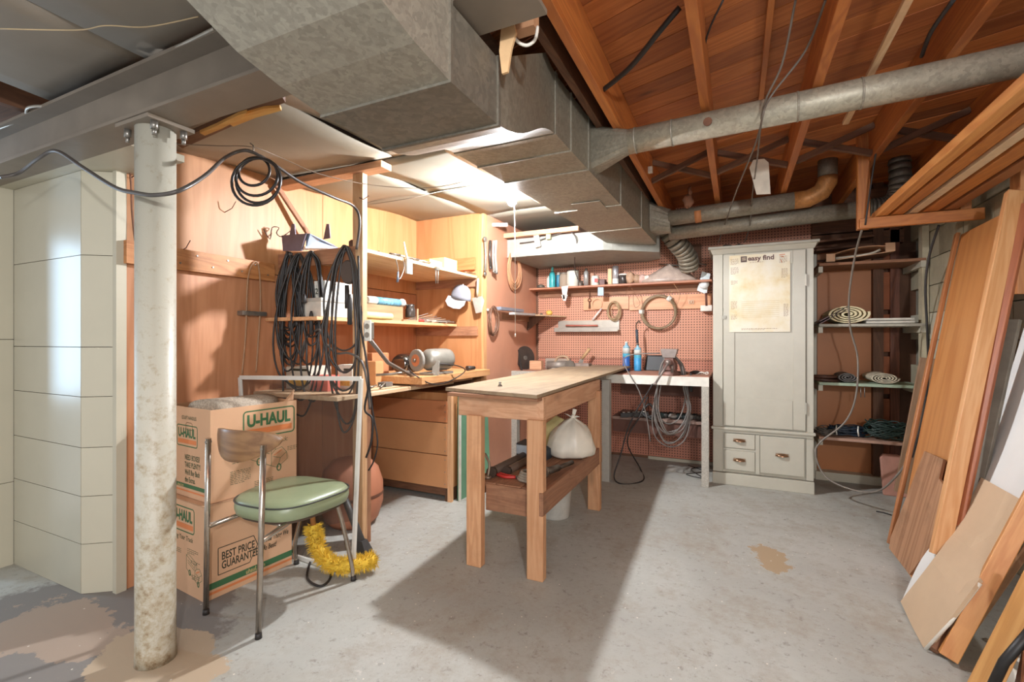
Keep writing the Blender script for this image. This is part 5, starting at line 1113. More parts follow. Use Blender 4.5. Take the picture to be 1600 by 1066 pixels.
t = thing('plastic_film', 'large crumpled clear plastic heap on the right half of the shelf', 'plastic bag', (xs(1042), ysh, zs_)); b = MB(); R = []; rnd = random.Random(9); cx = xs(1042)
for k in range(8):
    th = k/7; R.append([V((cx+.27*(1-th**1.5)*math.cos(a)*(1+rnd.uniform(-.1, .1))+.02*th, ysh-.01+.085*(1-th**2)*math.sin(a), zs_+.17*th*(1+rnd.uniform(-.06, .06)))) for a in [2*PI*j/22 for j in range(22)]])
b.loft(R).build('film', plain('#b09c8e', .3, 0, .2, 20, .5), t)
tag(MB().tube([V((xs(1066), 4.76, zs_+.04)), V((xs(1066)+.01, 4.86, zs_+.04))], .035, 14).build('tape_roll', plain('#6d4a3a', .6)), 'brown tape roll lying at the right end of the plastic heap', 'tape')
# hanging below
def pw(u, v_, y=4.86): return PY(u, v_, y)
tag(slab('paper_tag', [pw(877, 461, 4.69), pw(887, 461, 4.69), pw(884, 470, 4.69), pw(880, 470, 4.69)][::-1], .002, plain('#e0dcd4', .6, 0, .2, 60)), 'small white paper tag tucked on the shelf edge', 'tag')
tag(slab('blade_packet', [pw(934, 462, 4.69), pw(943, 462, 4.69), pw(943, 449, 4.69), pw(934, 449, 4.69)], .004, plain('#8fa3ac', .4, 0, .15, 30)), 'blue-grey packet hanging from the shelf edge', 'packet')
tag(slab('paper_bag_tag', [pw(877, 448, 4.69), pw(888, 446, 4.69), pw(885, 466, 4.69), pw(880, 468, 4.69)], .002, plain('#d8d0c6', .6, 0, .2, 60)), 'wedge of white printed paper hanging under the glass jar', 'paper')
t = thing('hook_chain', 'dark rusty hook with ring hanging on the pine batten', 'hook', pw(921, 470)); MB().tube([pw(921, 455), pw(921, 466)], .006, 6).build('link', RUST, t); MB().tube([pw(921, 469)+V((.016*math.cos(a), 0, .016*math.sin(a))) for a in [2*PI*j/14 for j in range(14)]], .005, 6, closed=True).build('ring', RUST, t); MB().cyl(pw(921, 472), pw(921, 482), .007, .011, 8).build('weight', RUST, t)
c = pw(933, 475); t = thing('brush_ring', 'thin ring tool with a long pale handle on the batten', 'tool', c); MB().tube([c+V((.052*math.cos(a), 0, .052*math.sin(a))) for a in [2*PI*j/24 for j in range(24)]], .003, 6, closed=True).build('ring', plain('#d6b48c', .5), t)
MB().cyl(pw(940, 482), pw(926, 500), .008, .011, 8).build('handle', plain('#e3d8d2', .5), t); t.name = 'ring_tool'
coil('string_hank', 'tangled pale string hank right of the ring tool', pw(959, 487, 4.85), V((1, 0, 0)), UP, .05, .075, 9, .004, plain('#a98f6c', .8), 'string', .5, 6)
coil('hose_coil', 'big round coil of grey-brown tubing on the pegboard, tied twice', pw(1029, 488, 4.85), V((1, 0, 0)), UP, .165, .165, 9, .008, plain('#8a7458', .5), 'hose', .07, 8, None, 2)
cord('wire', 'thin wire loops dangling from the shelf over the hose coil', [pw(1050, 440, 4.70), pw(1062, 460, 4.76), pw(1056, 478, 4.80), pw(1046, 470, 4.78), pw(1050, 455, 4.72)], .002, plain('#b9956c', .5), 'wire')
cord('wire', 'thin curly wires left of the hose coil below the shelf', [pw(978, 460, 4.78), pw(984, 447, 4.70), pw(994, 462, 4.76), pw(1000, 475, 4.80), pw(992, 480, 4.8), pw(990, 462, 4.8), pw(1002, 462, 4.8), pw(1004, 490, 4.82)], .002, plain('#8a6048', .5), 'wire')
t = thing('wire_rack', 'white wall lamp socket with paper hung beside the cabinet', 'wall lamp', pw(1102, 450))
slab('paper', [pw(1089, 454, 4.80), pw(1104, 460, 4.80), pw(1110, 428, 4.80), pw(1097, 424, 4.80)], .004, plain('#cfd6d4', .6, 0, .15, 40), t)
MB().lathe(pw(1100, 444, 4.77), [(.045, -.004), (.045, .004), (.02, .03)], (0, -1, .2), 18).build('dish', plain('#dfe2df', .4), t)
MB().cyl(pw(1103, 458, 4.80), pw(1104, 478, 4.80), .010, None, 8).build('stem', plain('#6a4034', .5), t); MB().box(pw(1095, 480).x, pw(1113, 480).x, 4.80, 4.88, pw(1095, 487).z, pw(1095, 478).z).build('base', plain('#e0d8cc', .4), t, bev=.004); t.name = 'wall_lamp'
tag(MB().tube([pw(1080, 472)+V((.02*math.cos(a), 0, .02*math.sin(2*a))) for a in [2*PI*j/18 for j in range(18)]], .003, 5, closed=True).build('hook_ring', plain('#d6c6ae', .4)), 'little pale wire hook on the right end of the batten', 'hook')
# steel magnetic strip shelf
t = thing('steel_ledge', 'bright galvanised steel ledge on the pegboard holding a red pencil', 'ledge', pw(918, 512))
x0, x1 = pw(870, 512, 4.84).x, pw(966, 512, 4.84).x
MB().box(x0, x1, 4.885, 4.905, 1.30, 1.405).build('back_plate', plain('#b9b2a6', .3, .5, .12, 8), t); MB().box(x0-.02, x1, 4.82, 4.885, 1.285, 1.297).build('shelf_lip', plain('#b3aca0', .35, .5), t); MB().box(x0-.02, x1, 4.815, 4.821, 1.285, 1.33).build('front_lip', plain('#aaa398', .35, .5), t)
tag(MB().cyl(pw(884, 509, 4.86), pw(934, 509, 4.86), .010, None, 8).build('red_stick', plain('#b86a58', .5)), 'dull red stick lying on the bright steel ledge', 'stick')

# things on the lower rear shelf
for k in range(10):
    u = 1032+6.5*k; q = PY(u, 648, 4.48); tag(MB().ball((q.x, 4.50+.03*(k % 3), .486+.022), .04, .06, .024, n=8, lump=.25, seed=k).build('hardware_lump', plain(['#2f3a38', '#4a4642', '#1f2524', '#a39c94'][k % 4], .6, .2)), 'small dark lump of hardware in the clutter on the rear bench lower shelf', 'hardware', 'hardware on the rear lower shelf')
t = thing('power_strip', 'dark power strip with outlets at the left of the rear lower shelf', 'power strip', (-1.0, 4.45, .486))
a, b_ = V((-.96, 4.36, .51)), V((-.72, 4.42, .525)); beam('body', a, b_, .06, .04, RUBBER, t)
for k in range(5): MB().cyl(a.lerp(b_, .12+.18*k)+V((0, 0, .02)), a.lerp(b_, .12+.18*k)+V((0, 0, .024)), .013, None, 10).build('outlet', WHITE, t)
cord('extension_cord', 'black cord heap spilling over the middle of the rear lower shelf', [PY(1005, 640, 4.38), PY(1015, 632, 4.38), PY(1024, 645, 4.38), PY(1012, 652, 4.36), PY(1003, 645, 4.38), PY(1020, 655, 4.36), PY(1028, 640, 4.40)], .012, RUBBER)

# ================================================================== TALL CABINET
CW = CABP
t = thing('tall_cabinet', 'tall pale grey painted cupboard with one door and three small drawers', 'cabinet', (.18, 4.5, 0)); xl, xr, yf, yb = -.175, .545, 4.32, 4.80
MB().box(xl+.012, xr-.012, yf+.012, yb, .10, 1.95).build('carcass', CW, t)
MB().box(xl, xl+.075, yf, yf+.012, .10, 1.92).build('stile', CW, t, bev=.003); MB().box(xr-.05, xr, yf, yf+.012, .10, 1.92).build('stile', CW, t, bev=.003)
MB().box(xl+.075, xr-.05, yf, yf+.012, 1.908, 1.93).build('top_rail', CW, t)
MB().plate([(xl-.02, yf-.035, 1.95), (xr+.02, yf-.035, 1.95), (xr+.004, yf-.014, 1.912), (xl-.004, yf-.014, 1.912)], (0, .02, 0)).build('cornice', CW, t)
MB().box(xl-.035, xr+.035, yf-.05, yb+.01, 1.95, 1.972).build('top_board', plain('#a8a496', .5, 0, .1, 12), t, bev=.004)
d = MB().box(xl+.08, xr-.055, yf-.006, yf+.010, .49, 1.905).build('door', CW, t, bev=.003)
# recessed panel frame on door: proud stiles around the panel
for x0, x1, z0, z1 in ((xl+.08, xl+.165, .49, 1.905), (xr-.14, xr-.055, .49, 1.905), (xl+.166, xr-.141, .49, .72), (xl+.166, xr-.141, 1.80, 1.905)):
    MB().box(x0+.001, x1-.001, yf-.013, yf-.006, z0, z1).build('door_frame', CW, d, bev=.002)
for z0 in (.62, 1.62): MB().box(xr-.062, xr-.050, yf-.018, yf-.004, z0, z0+.09).build('hinge', plain('#a9a598', .4, .3), d)
MB().box(xl+.07, xl+.10, yf-.022, yf-.013, 1.37, 1.40).cyl((xl+.085, yf-.03, 1.385), (xl+.085, yf-.013, 1.385), .008, None, 10).build('latch', plain('#8d887c', .3, .6), d)
MB().cyl((xl+.0875, yf-.0075, 1.60), (xl+.0875, yf-.007, 1.60), .002, None, 6).build('key_hole', BLACK, d)
MB().box(xl-.012, xr+.012, yf-.028, yf+.012, .455, .478).build('waist_moulding', CW, t, bev=.006)
MB().box(xl+.005, xr-.005, yf-.012, yf+.012, .435, .455).build('waist_rail', CW, t)
for x0, x1, z0, z1 in ((xl+.085, xl+.315, .305, .425), (xl+.085, xl+.315, .125, .285), (xl+.35, xr-.06, .125, .425)):
    dr = MB().box(x0, x1, yf-.010, yf+.006, z0, z1).build('drawer', CW, t, bev=.006); cx, cz_ = (x0+x1)/2, (z0+z1)/2+.005
    R = []
    for k in range(6):
        th = PI/2*k/5; R.append([V((cx+.044*math.cos(a)*math.cos(th*.2), yf-.012-.026*math.sin(th)*max(0, math.sin(a))-.001, cz_+.020*math.sin(a)*math.cos(th)-.006+.004*(1-math.sin(th)))) for a in [PI*j/12 for j in range(13)]])
    b = MB(); vs = [p for r in R for p in r]; fs = [(i*13+j, i*13+j+1, (i+1)*13+j+1, (i+1)*13+j) for i in range(5) for j in range(12)]
    b.add(vs, fs, None, True).build('cup_pull', plain('#8b6a50', .3, .7), dr); 
    MB().plate([(cx-.05, yf-.011, cz_-.008), (cx+.05, yf-.011, cz_-.008), (cx+.044, yf-.011, cz_+.018), (cx-.044, yf-.011, cz_+.018)], (0, -.003, 0)).build('pull_plate', plain('#9a8672', .35, .6), dr)
MB().box(xl+.318, xl+.346, yf-.004, yf+.012, .11, .43).build('mullion', CW, t); MB().box(xl+.08, xl+.318, yf-.004, yf+.012, .287, .303).build('drawer_rail', CW, t)
MB().box(xl-.004, xr+.004, yf-.012, yb, 0, .095).build('plinth', CW, t, bev=.004)
# poster
t = thing('wall_poster', 'yellowed paper poster of printed columns taped on the grey cabinet door', 'poster', (.11, yf-.02, 1.35))
px0, px1, pz0, pz1, py_ = -.05, .385, 1.262, 1.892, yf-.018
def ppage():
    n_ = N('old_paper'); co = n_.mapping((1, 1, 1), False); f_ = n_.noise(co, 5, 5, .6); c_ = n_.ramp(f_, [(.32, lin('#d6bd8c')), (.44, lin('#ddcfae')), (.6, lin('#e2dac6'))]); return n_.fin(c_, .5)
MB().plate([(px0, py_, pz0), (px1, py_, pz0), (px1, py_, pz1), (px0, py_, pz1)], (0, .003, 0)).build('sheet', ppage(), t)
o_ = V((px0, py_-.0005, pz0)); exx = V((1, 0, 0))
b = MB(); fillr(b, o_, exx, UP, .085, .570, .130, .618); b.build('emblem', plain('#5a4a44', .6), t)
b = MB(); fillr(b, o_, exx, UP, .095, .587, .122, .592, .001); fillr(b, o_, exx, UP, .095, .601, .122, .606, .001); b.build('emblem_bars', plain('#e0cfae', .6), t)
text('easy find', 'heading', o_+exx*.137+UP*.580, exx, UP, .054, plain('#6b4e4a', .6), t, .03, 1.0, 0, .001)
lines(o_, exx, UP, [(.01, .60, .06, 6), (.01, .53, .06, 7), (.012, .42, .05, 4), (.012, .25, .045, 8), (.012, .14, .045, 5), (.15, .565, .16, 1), (.36, .60, .055, 7), (.375, .50, .045, 9), (.39, .22, .035, 12), (.09, .028, .26, 2)], t, plain('#8a6a50', .6))
b = MB(); rnd = random.Random(8)
for k in range(9): inks(b, o_, exx, UP, [(.09, .12+.016*k, .36, .122+.016*k)], .002)
b.build('column_rules', plain('#c2ae84', .6), t)['kind'] = 'stuff'
b = MB(); inks(b, o_, exx, UP, [(.36, .610, .40, .613), (.37, .60, .39, .594), (.37, .575, .378, .55)], .006); b.build('red_marks', plain('#cc7a52', .6), t)['kind'] = 'stuff'
for k, (u, v_) in enumerate(((1135, 384), (1155, 382))): tag(MB().ball((PY(u, v_, 4.5).x, 4.5, 2.0), .05, .04, .018, n=10, lump=.3, seed=k).build('rag', plain('#2a2420', .8)), ['crumpled black rag at the left on top of the cabinet', 'crumpled black rag right of the other rag on the cabinet top'][k], 'rag')

# ================================================================== SHELF UNIT RIGHT OF THE CABINET
t = thing('shelf_unit', 'four-tier open shelf between the grey cabinet and the block wall', 'shelf unit', (.92, 4.7, 0))
SHZ = [1.80, 1.315, .85, .415]
for i, (z_, m) in enumerate(zip(SHZ, (BROWNW('z'), plain('#aaa495', .6, 0, .15, 15), plain('#9fae96', .6, 0, .15, 15), plain('#b08a76', .6, 0, .15, 12)))):
    beam('shelf_board', (.60, 4.66, z_), (1.27, 4.66, z_-.004), .38, .022, m, t)
    MB().box(1.24, 1.27, 4.47, 4.90, z_-.06, z_-.013).build('bracket', plain('#bdb7a4', .6), t)
    MB().box(.60, .63, 4.50, 4.90, z_-.06, z_-.013).build('bracket', CREAM, t)
MB().box(.605, .63, 4.82, 4.85, 0, 1.9).build('upright', CREAM, t)
def sx(u, y=4.56): return PY(u, 500, y).x
# top shelf: cardboard with trim
t = thing('cardboard_sleeve', 'flattened cardboard sleeve with pale parts on the top shelf', 'box', (.9, 4.6, 1.812))
b = MB(); x0, x1 = sx(1289), sx(1395); R = []
for k in range(9):
    q_ = k/8; x = x0+(x1-x0)*q_; h = .015+.05*math.sin(PI*q_)**.6; R.append([V((x, 4.50, 1.825+.05*q_)), V((x, 4.78, 1.825+.05*q_)), V((x, 4.78, 1.83+.05*q_+h)), V((x, 4.50, 1.83+.05*q_+h))])
for nm, idx in (('lower_wall', (0, 1)), ('upper_wall', (3, 2))):
    b = MB(); vs = []; 
    for r in R: vs += [r[idx[0]], r[idx[1]], r[idx[1]]+UP*.005, r[idx[0]]+UP*.005]
    b.loft([[vs[4*i+j] for j in range(4)] for i in range(9)], None, False).build(nm, CARD, t)
MB().box(x0, x0+.06, 4.495, 4.50, 1.822, 1.885).build('end_flap', CARD, t); MB().box(x1-.06, x1, 4.495, 4.50, 1.875, 1.94).build('end_flap', CARD, t)
tag(MB().tube([V((x0+.07, 4.55, 1.855)), V((x0+.2, 4.55, 1.862)), V((x0+.3, 4.55, 1.875)), V((x1-.08, 4.55, 1.90))], .009, 8, smoothing=3).build('curtain_rod', plain('#d5cdb8', .5)), 'pale bent rod inside the cardboard sleeve on the top shelf', 'rod')
for k, (u, z_) in enumerate(((1300, 1.92), (1330, 1.98))): tag(beam('board', (sx(1278), 4.74, 1.95+.07*k), (sx(1372), 4.74, 1.965+.07*k), .15, .018, DARKW('z')), ['dark board above the cardboard sleeve on the top shelf, lower one', 'dark board above the cardboard sleeve on the top shelf, upper one'][k], 'board')
# rolls
def spiral(name, label, u, zc, rx, rz, turns, y0, y1, mat, cat='roll', th=.006, a0=0):
    t = thing(name, label, cat, (sx(u), y0, zc-rz)); n_ = int(turns*22); vs = []; fs = []
    for i in range(n_+1):
        a = a0+2*PI*turns*i/n_; k = .18+.82*i/n_
        for y in (y0, y1):
            for kk in (k, k-th/rz*.9): vs.append(V((sx(u)+rx*kk*math.cos(a), y, zc+rz*kk*math.sin(a))))
    for i in range(n_):
        o_ = 4*i; p_ = o_+4; fs += [(o_, o_+2, p_+2, p_), (o_+1, p_+1, p_+3, o_+3), (o_, p_, p_+1, o_+1), (o_+2, o_+3, p_+3, p_+2)]
    MB().add(vs, fs, None, False).build('sheet', mat, t); return t
spiral('foam_roll', 'cream rolled foam mat on the second shelf', 1322, 1.326+.075, .145, .074, 4.2, 4.48, 4.80, plain('#ddcfa6', .7, 0, .05, 20), 'foam roll', .009, -1)
for k in range(2): tag(slab('floor_tile_sheet', [V((.605, 4.48, 1.33+.02*k)), V((.605, 4.75, 1.33+.02*k)), V((.80, 4.75, 1.45+.02*k)), V((.80, 4.48, 1.45+.02*k))], .006, plain('#5e2f2c', .4)), ['dark red sheet leaning under the cream foam roll, lower one', 'dark red sheet leaning under the cream foam roll, upper one'][k], 'sheet')
for k in range(2): tag(MB().box(sx(1350)-.06*k, sx(1424), 4.48+.01*k, 4.80, 1.327+.022*k, 1.343+.022*k).build('flat_panel', plain('#cfc9bb', .6)), ['lower flat off-white panel right of the foam roll', 'upper flat off-white panel right of the foam roll'][k], 'panel')
spiral('rubber_roll', 'small dark grey rubber roll in the middle of the third shelf', 1322, .862+.042, .072, .040, 3, 4.50, 4.72, plain('#59534e', .6), 'roll', .007)
spiral('fabric_roll', 'flat rolled striped tarpaulin at the right of the third shelf', 1377, .862+.045, .095, .042, 4, 4.46, 4.76, plain('#bfb49c', .6, 0, .3, 40), 'roll', .005)
t = thing('plate_stack', 'dark brown flat loop of belting at the left of the third shelf', 'belt', (sx(1290), 4.6, .862)); MB().tube([V((sx(1290)+.10*math.cos(a), 4.60+.09*math.sin(a), .875+.004*math.sin(a*2))) for a in [2*PI*j/24 for j in range(24)]], .012, 8, closed=True).build('belt', plain('#4a2f25', .5), t); MB().tube([V((sx(1290)+.09*math.cos(a), 4.60+.08*math.sin(a), .90)) for a in [2*PI*j/24 for j in range(24)]], .009, 8, closed=True).build('belt', plain('#5a3a2c', .5), t); t.name = 'belt_loop'
for k, u in enumerate((1345, 1351)): tag(MB().cyl(PY(u, 606, 4.46), PY(u, 621, 4.46), .003, None, 6).build('hanging_wire', STEEL), ['left one of two short wires hanging below the third shelf', 'right one of two short wires hanging below the third shelf'][k], 'wire')
def heap(name, label, c, rx, ry, rz, n_, r_, mat, seed, cat='cable'):
    rnd = random.Random(seed); b = MB(); t = thing(name, label, cat, c)
    for k in range(n_):
        tl = rnd.uniform(-.5, .5); s_ = rnd.uniform(.6, 1); ph = rnd.uniform(0, 6); h0 = rnd.uniform(.15, .8)
        b.tube([V(c)+V((rx*s_*math.cos(a), ry*s_*math.sin(a), max(r_, rz*(h0+.35*math.sin(a+ph)*tl+.12*math.sin(3*a+ph))))) for a in [2*PI*j/22 for j in range(22)]], r_, 5, closed=True)
    b.build('turns', mat, t)['kind'] = 'stuff'; return t
heap('cable_hank', 'blue-black tied cable hank in the middle of the bottom shelf', (sx(1325, 4.58), 4.6, .427), .135, .05, .085, 16, .005, plain('#1d2a38', .4), 5)
heap('cable_heap', 'dark green tangled cable heap at the right of the bottom shelf', (sx(1386, 4.55), 4.58, .427), .15, .09, .15, 26, .005, plain('#24352f', .45), 6)
heap('wire_heap', 'flat heap of thin grey wires at the left of the bottom shelf', (sx(1290, 4.58), 4.58, .427), .08, .08, .07, 12, .004, plain('#5d564e', .5), 7, 'wire')
for k, u in enumerate((1307, 1341)): tag(MB().tube([V((sx(u, 4.55), 4.535, .44)), V((sx(u, 4.55)-.006, 4.53, .48)), V((sx(u, 4.55), 4.55, .515))], .005, 6).build('cable_tie', WHITE), ['white tie near the left end of the blue-black cable hank', 'white tie near the right end of the blue-black cable hank'][k], 'tie')
t = thing('clay_tile', 'dusty pink rounded tile standing on the floor by the leaning boards', 'tile', PZ(1395, 778)); q = PZ(1388, 775)
MB().plate([q+V((-.03, 0, 0)), q+V((.13, .0, 0)), q+V((.12, .05, .29)), q+V((.07, .06, .31)), q+V((-.02, .05, .31)), q+V((-.04, .05, .28))], (0, .03, 0)).build('body', plain('#b98674', .7, 0, .1, 12), t, bev=.008)

# ================================================================== LEANING BOARDS AT THE RIGHT WALL
VEN = wood('#b8763f', '#cf9156', 'z', .38, 3, .05); OCH = wood('#c07a3c', '#da9c5a', 'z', .5, 8, .3)
n0 = V((1.85, 0, -.45)).normalized()
def lean(off=0): return V((.80-off, 3.2, 0))   # a point on the plane the boards lean in
def LP(u, v_, off=0): return PP(u, v_, lean(off), n0)
tag(slab('door_panel', [LP(1398, 866), LP(1478, 980), LP(1567, 334), LP(1501, 367)], .02, VEN), 'wide smooth brown door panel leaning on the block wall', 'panel')
for nm in (0,):
    t = thing('edge_strip', 'narrow brown trim board along the left edge of the door panel', 'strip', PZ(1392, 858))
    beam('strip', LP(1390, 850, .015), LP(1496, 365, .015), .035, .02, wood('#9c6238', '#b87c4c', 'z', .5, 8), t, n0)
    t.name = 'trim_board'
for k, u0 in enumerate((1420, 1445)):
    a, b_ = LP(u0, 880, .003), LP(1520+k*22, 362-k*10, .003)
# rough plywood offcut in front
tag(slab('plywood_offcut', [LP(1391, 841, .035), LP(1389, 857, .035), LP(1421, 898, .035), LP(1455, 852, .035), LP(1477, 763, .035), LP(1467, 748, .035), LP(1474, 718, .035), LP(1444, 705, .035)], .012, wood('#8d6244', '#b58a68', 'z', .65, 6, .4, .5), None, None, V((.24, .05, 1))), 'rough stained plywood offcut leaning against the foot of the door panel', 'offcut')
tag(beam('lumber_stud', LP(1467, 868, .06), LP(1585, 300, .06), .04, .06, wood('#cc9058', '#e0ac78', 'z', .5, 8, .3), None, n0), 'long pale orange stud leaning right of the door panel, rounded top corner lit', 'stud')
tag(beam('lumber_board', LP(1484, 874, .02), LP(1602, 318, .02), .05, .02, wood('#8a4c30', '#a8643e', 'z', .5, 8, .3)), 'thin red-brown board leaning just behind the pale orange stud', 'board')
tag(beam('lumber_board', LP(1502, 850, -.03), LP(1580, 500, -.03), .07, .02, plain('#6f685c', .8, 0, .2, 9)), 'short grey weathered board leaning between the stud and the drywall', 'board')
tag(beam('lumber_board', PX(1452, 560, 1.2), PX(1410, 770, 1.08), .10, .02, wood('#8a6a50', '#a58468', 'z', .6, 8), None, (0, 1, 0)), 'short brownish board leaning behind the trim board by the shelf', 'board')
tag(beam('lumber_post', PX(1590, 460, 1.24), PX(1597, 190, 1.24), .10, .04, wood('#a3683c', '#bd8452', 'z', .5, 7, .4), None, (1, 0, 0)), 'wide brown post against the block wall at the right edge of the picture', 'post')
# curved drywall sheet
prof = [PY(1408, 925, 2.72), PY(1440, 873, 2.75), PY(1484, 818, 2.80), PY(1518, 747, 2.88), PY(1557, 650, 2.95), PY(1600, 512, 3.05)]
prof = [V((p.x, p.y, p.z)) for p in prof]; prof[0].z = 0; 
pts = spline(prof, 5)
DW = plain('#dcdcd8', .75, 0, .03, 5, .05); PAPER = plain('#c2a88a', .85, 0, .05, 5, .08)
def hit(u, v_, off=.02):
    d = ray(u, v_); best = None
    for i in range(len(pts)-1):
        a, b_ = pts[i], pts[i+1]; nn_ = V((-(b_.z-a.z), 0, b_.x-a.x)).normalized(); q = PP(u, v_, a+nn_*off, nn_); t_ = (q-a-nn_*off).dot((b_-a))/(b_-a).length_squared
        if -.02 <= t_ <= 1.02: return q
        if best is None or abs(t_-.5) < best[0]: best = (abs(t_-.5), q)
    return best[1]
edge = [hit(u, v_, 0) for u, v_ in ((1443, 1018), (1490, 965), (1540, 905), (1575, 850), (1600, 812), (1640, 740), (1680, 640))]; edge[0].z = 0
R = []
for i, p in enumerate(pts):
    a = pts[min(i+1, len(pts)-1)]-pts[max(i-1, 0)]; nn_ = V((-a.z, 0, a.x)).normalized(); y0 = edge[-1].y
    for e0, e_1 in zip(edge, edge[1:]):
        if e0.z <= p.z <= e_1.z: y0 = e0.y+(e_1.y-e0.y)*(p.z-e0.z)/(e_1.z-e0.z)
    R.append([p.copy(), V((p.x, y0, p.z)), V((p.x, y0, p.z))-nn_*.012, p-nn_*.012])
tag(MB().loft(R, None, False).build('drywall_sheet', DW), 'large white drywall sheet bowed against the right wall', 'drywall')
Lp = [(1407, 940), (1446, 890), (1476, 850), (1506, 802), (1533, 746)]; Rp = [(1443, 1018), (1490, 960), (1534, 900), (1568, 835), (1592, 779)]
def lerp2(P_, s_):
    q = s_*(len(P_)-1); i = min(int(q), len(P_)-2); f_ = q-i; return (P_[i][0]+(P_[i+1][0]-P_[i][0])*f_, P_[i][1]+(P_[i+1][1]-P_[i][1])*f_)
G = []; K = 12
for i in range(K+1):
    a, c = lerp2(Lp, i/K), lerp2(Rp, i/K); G.append([hit(a[0]+(c[0]-a[0])*j/6, a[1]+(c[1]-a[1])*j/6) for j in range(7)])
zmin = min(p.z for r in G for p in r)
for r in G:
    for p in r: p.z = max(p.z, .004)
b = MB(); fr = [p for r in G for p in r]; bk = [p+V((.010, 0, -.008)) for p in fr]; nn = 7; fs = []
for i in range(K):
    for j in range(6): a = i*nn+j; fs += [(a, a+1, a+nn+1, a+nn), (len(fr)+a, len(fr)+a+nn, len(fr)+a+nn+1, len(fr)+a+1)]
L = len(fr)
for i in range(K): fs += [(i*nn, (i+1)*nn, L+(i+1)*nn, L+i*nn), (i*nn+6, L+i*nn+6, L+(i+1)*nn+6, (i+1)*nn+6)]
for j in range(6): fs += [(j, L+j, L+j+1, j+1), (K*nn+j, K*nn+j+1, L+K*nn+j+1, L+K*nn+j)]
tag(b.add(fr+bk, fs).build('drywall_offcut', PAPER), 'tan paper-backed drywall offcut lying on the bowed white sheet', 'drywall')
tag(MB().tube([PZ(1446, 1018)+UP*.007, hit(1486, 972, .012), hit(1532, 912, .012)], .006, 6).build('white_strip', plain('#d5cfc2', .6)), 'narrow broken white strip along the lower edge of the tan offcut', 'strip')
tag(MB().tube([PZ(1458, 1022)+UP*.015, PZ(1458, 1022).lerp(PX(1600, 810, 1.12), .35)+UP*.02], .018, 8).build('wood_strip', BROWNW('z')), 'short brown stick tucked under the white strip at the floor', 'stick')
def fl_lean(name, lab, u0, v0, u1, v1, x1, w_, t_, mat, ext=1.0, upv=(0, 1, 0), cat='board', z0=.0):
    a = PZ(u0, v0); b_ = PX(u1, v1, x1); b2 = a+(b_-a)*ext; return tag(beam(name, a+UP*z0, b2, w_, t_, mat, None, upv), lab, cat)
fl_lean('lumber_beam', 'thick orange four-sided timber leaning in front of the drywall, foot on the floor', 1481, 1036, 1608, 792, .98, .042, .055, OCH, 1.3, (-.6, .3, .6), z0=.02)
fl_lean('lumber_board', 'weathered grey-orange board between the thick timber and the wide board', 1512, 1000, 1612, 850, .98, .04, .025, wood('#8d6a4c', '#b98a60', 'z', .7, 8, .4, .6), 1.3, (-.6, .3, .6), z0=.02)
fl_lean('lumber_board', 'wide yellow-orange board leaning at the lower right corner of the picture', 1528, 1100, 1625, 900, .93, .13, .02, wood('#c58c4c', '#dca866', 'z', .5, 6, .5), 1.3, (-.8, .1, .6), z0=.02)
fl_lean('lumber_board', 'dark red-brown board at the very lower right corner', 1590, 1110, 1625, 950, .84, .07, .02, wood('#7c4a30', '#96603e', 'z', .5, 8), 1.3, (-.8, .1, .6), z0=.02)
a, b_ = PZ(1540, 1110)+UP*.03, PX(1612, 985, .83)
tag(MB().tube([a, a.lerp(b_, .5)+V((-.01, 0, .01)), b_], .014, 10).build('black_hose', BLACK), 'short black pipe lying across the boards in the lower right corner', 'pipe')
q = PZ(1580, 1080); tag(MB().lathe(q, [(.04, 0), (.05, .02), (.02, .07), (.004, .08)], n=16).build('white_cup', WHITE), 'small white cup shape at the bottom right corner', 'cup')
tag(MB().cyl(PZ(1540, 1003)+UP*.008, PZ(1600, 1040)+UP*.008, .008, None, 8).build('white_rod', WHITE), 'white strip lying on the floor between the leaning boards', 'strip')
tag(MB().tube([PZ(1369, 800)+UP*.004, PZ(1380, 802)+UP*.004, PZ(1393, 806)+UP*.004], .004, 6).build('stick', BLACK), 'little black stick on the floor near the foot of the boards', 'stick')

# ================================================================== LUMBER RACK HUNG FROM THE JOISTS
t = thing('lumber_rack', 'L-shaped timber hanger below the joists carrying long boards', 'rack', (.75, 3.6, 1.88))
beam('upright', (.715, 3.6, 1.885), (.715, 3.6, 2.50), .065, .04, ORANGE('z'), t, (0, 1, 0), bev=.003)
beam('arm', (.69, 3.565, 1.915), (1.27, 3.565, 1.915), .03, .065, ORANGE('z'), t, (0, 0, 1), bev=.003)
beam('wall_block', (1.20, 3.62, 1.90), (1.20, 3.62, 2.28), .05, .06, ORANGE('z'), t, (0, 1, 0))
RB = [(.80, 1.968, .055, .035, 'orange board on the rack, outermost and lowest', OCH), (.875, 1.968, .06, .035, 'orange board on the rack, second from the outside', ORANGE('z')), (.95, 1.960, .045, .018, 'pale narrow strip lying on the rack between the orange boards', plain('#d9bc98', .5)), (1.03, 1.970, .075, .038, 'wide dark orange board on the rack beside the wall', ORANGE('z')), (1.12, 1.968, .06, .034, 'red-brown board on the rack nearest the wall', wood('#8c4f2c', '#a96a3c', 'z', .5, 8, .3)), (.835, 2.005, .07, .03, 'upper orange board stacked on the two outer rack boards', OCH)]
for x, z_, w_, t_, lb, m in RB:
    tag(beam('rack_board', (x, 3.80, z_), (x+.01, .9, z_+.015), w_, t_, m), lb, 'board')
tag(beam('rack_board', (1.235, 3.8, 2.18), (1.235, .9, 2.20), .03, .14, ORANGE('z'), None, (0, 0, 1)), 'deep orange plank on edge high against the right wall', 'board')

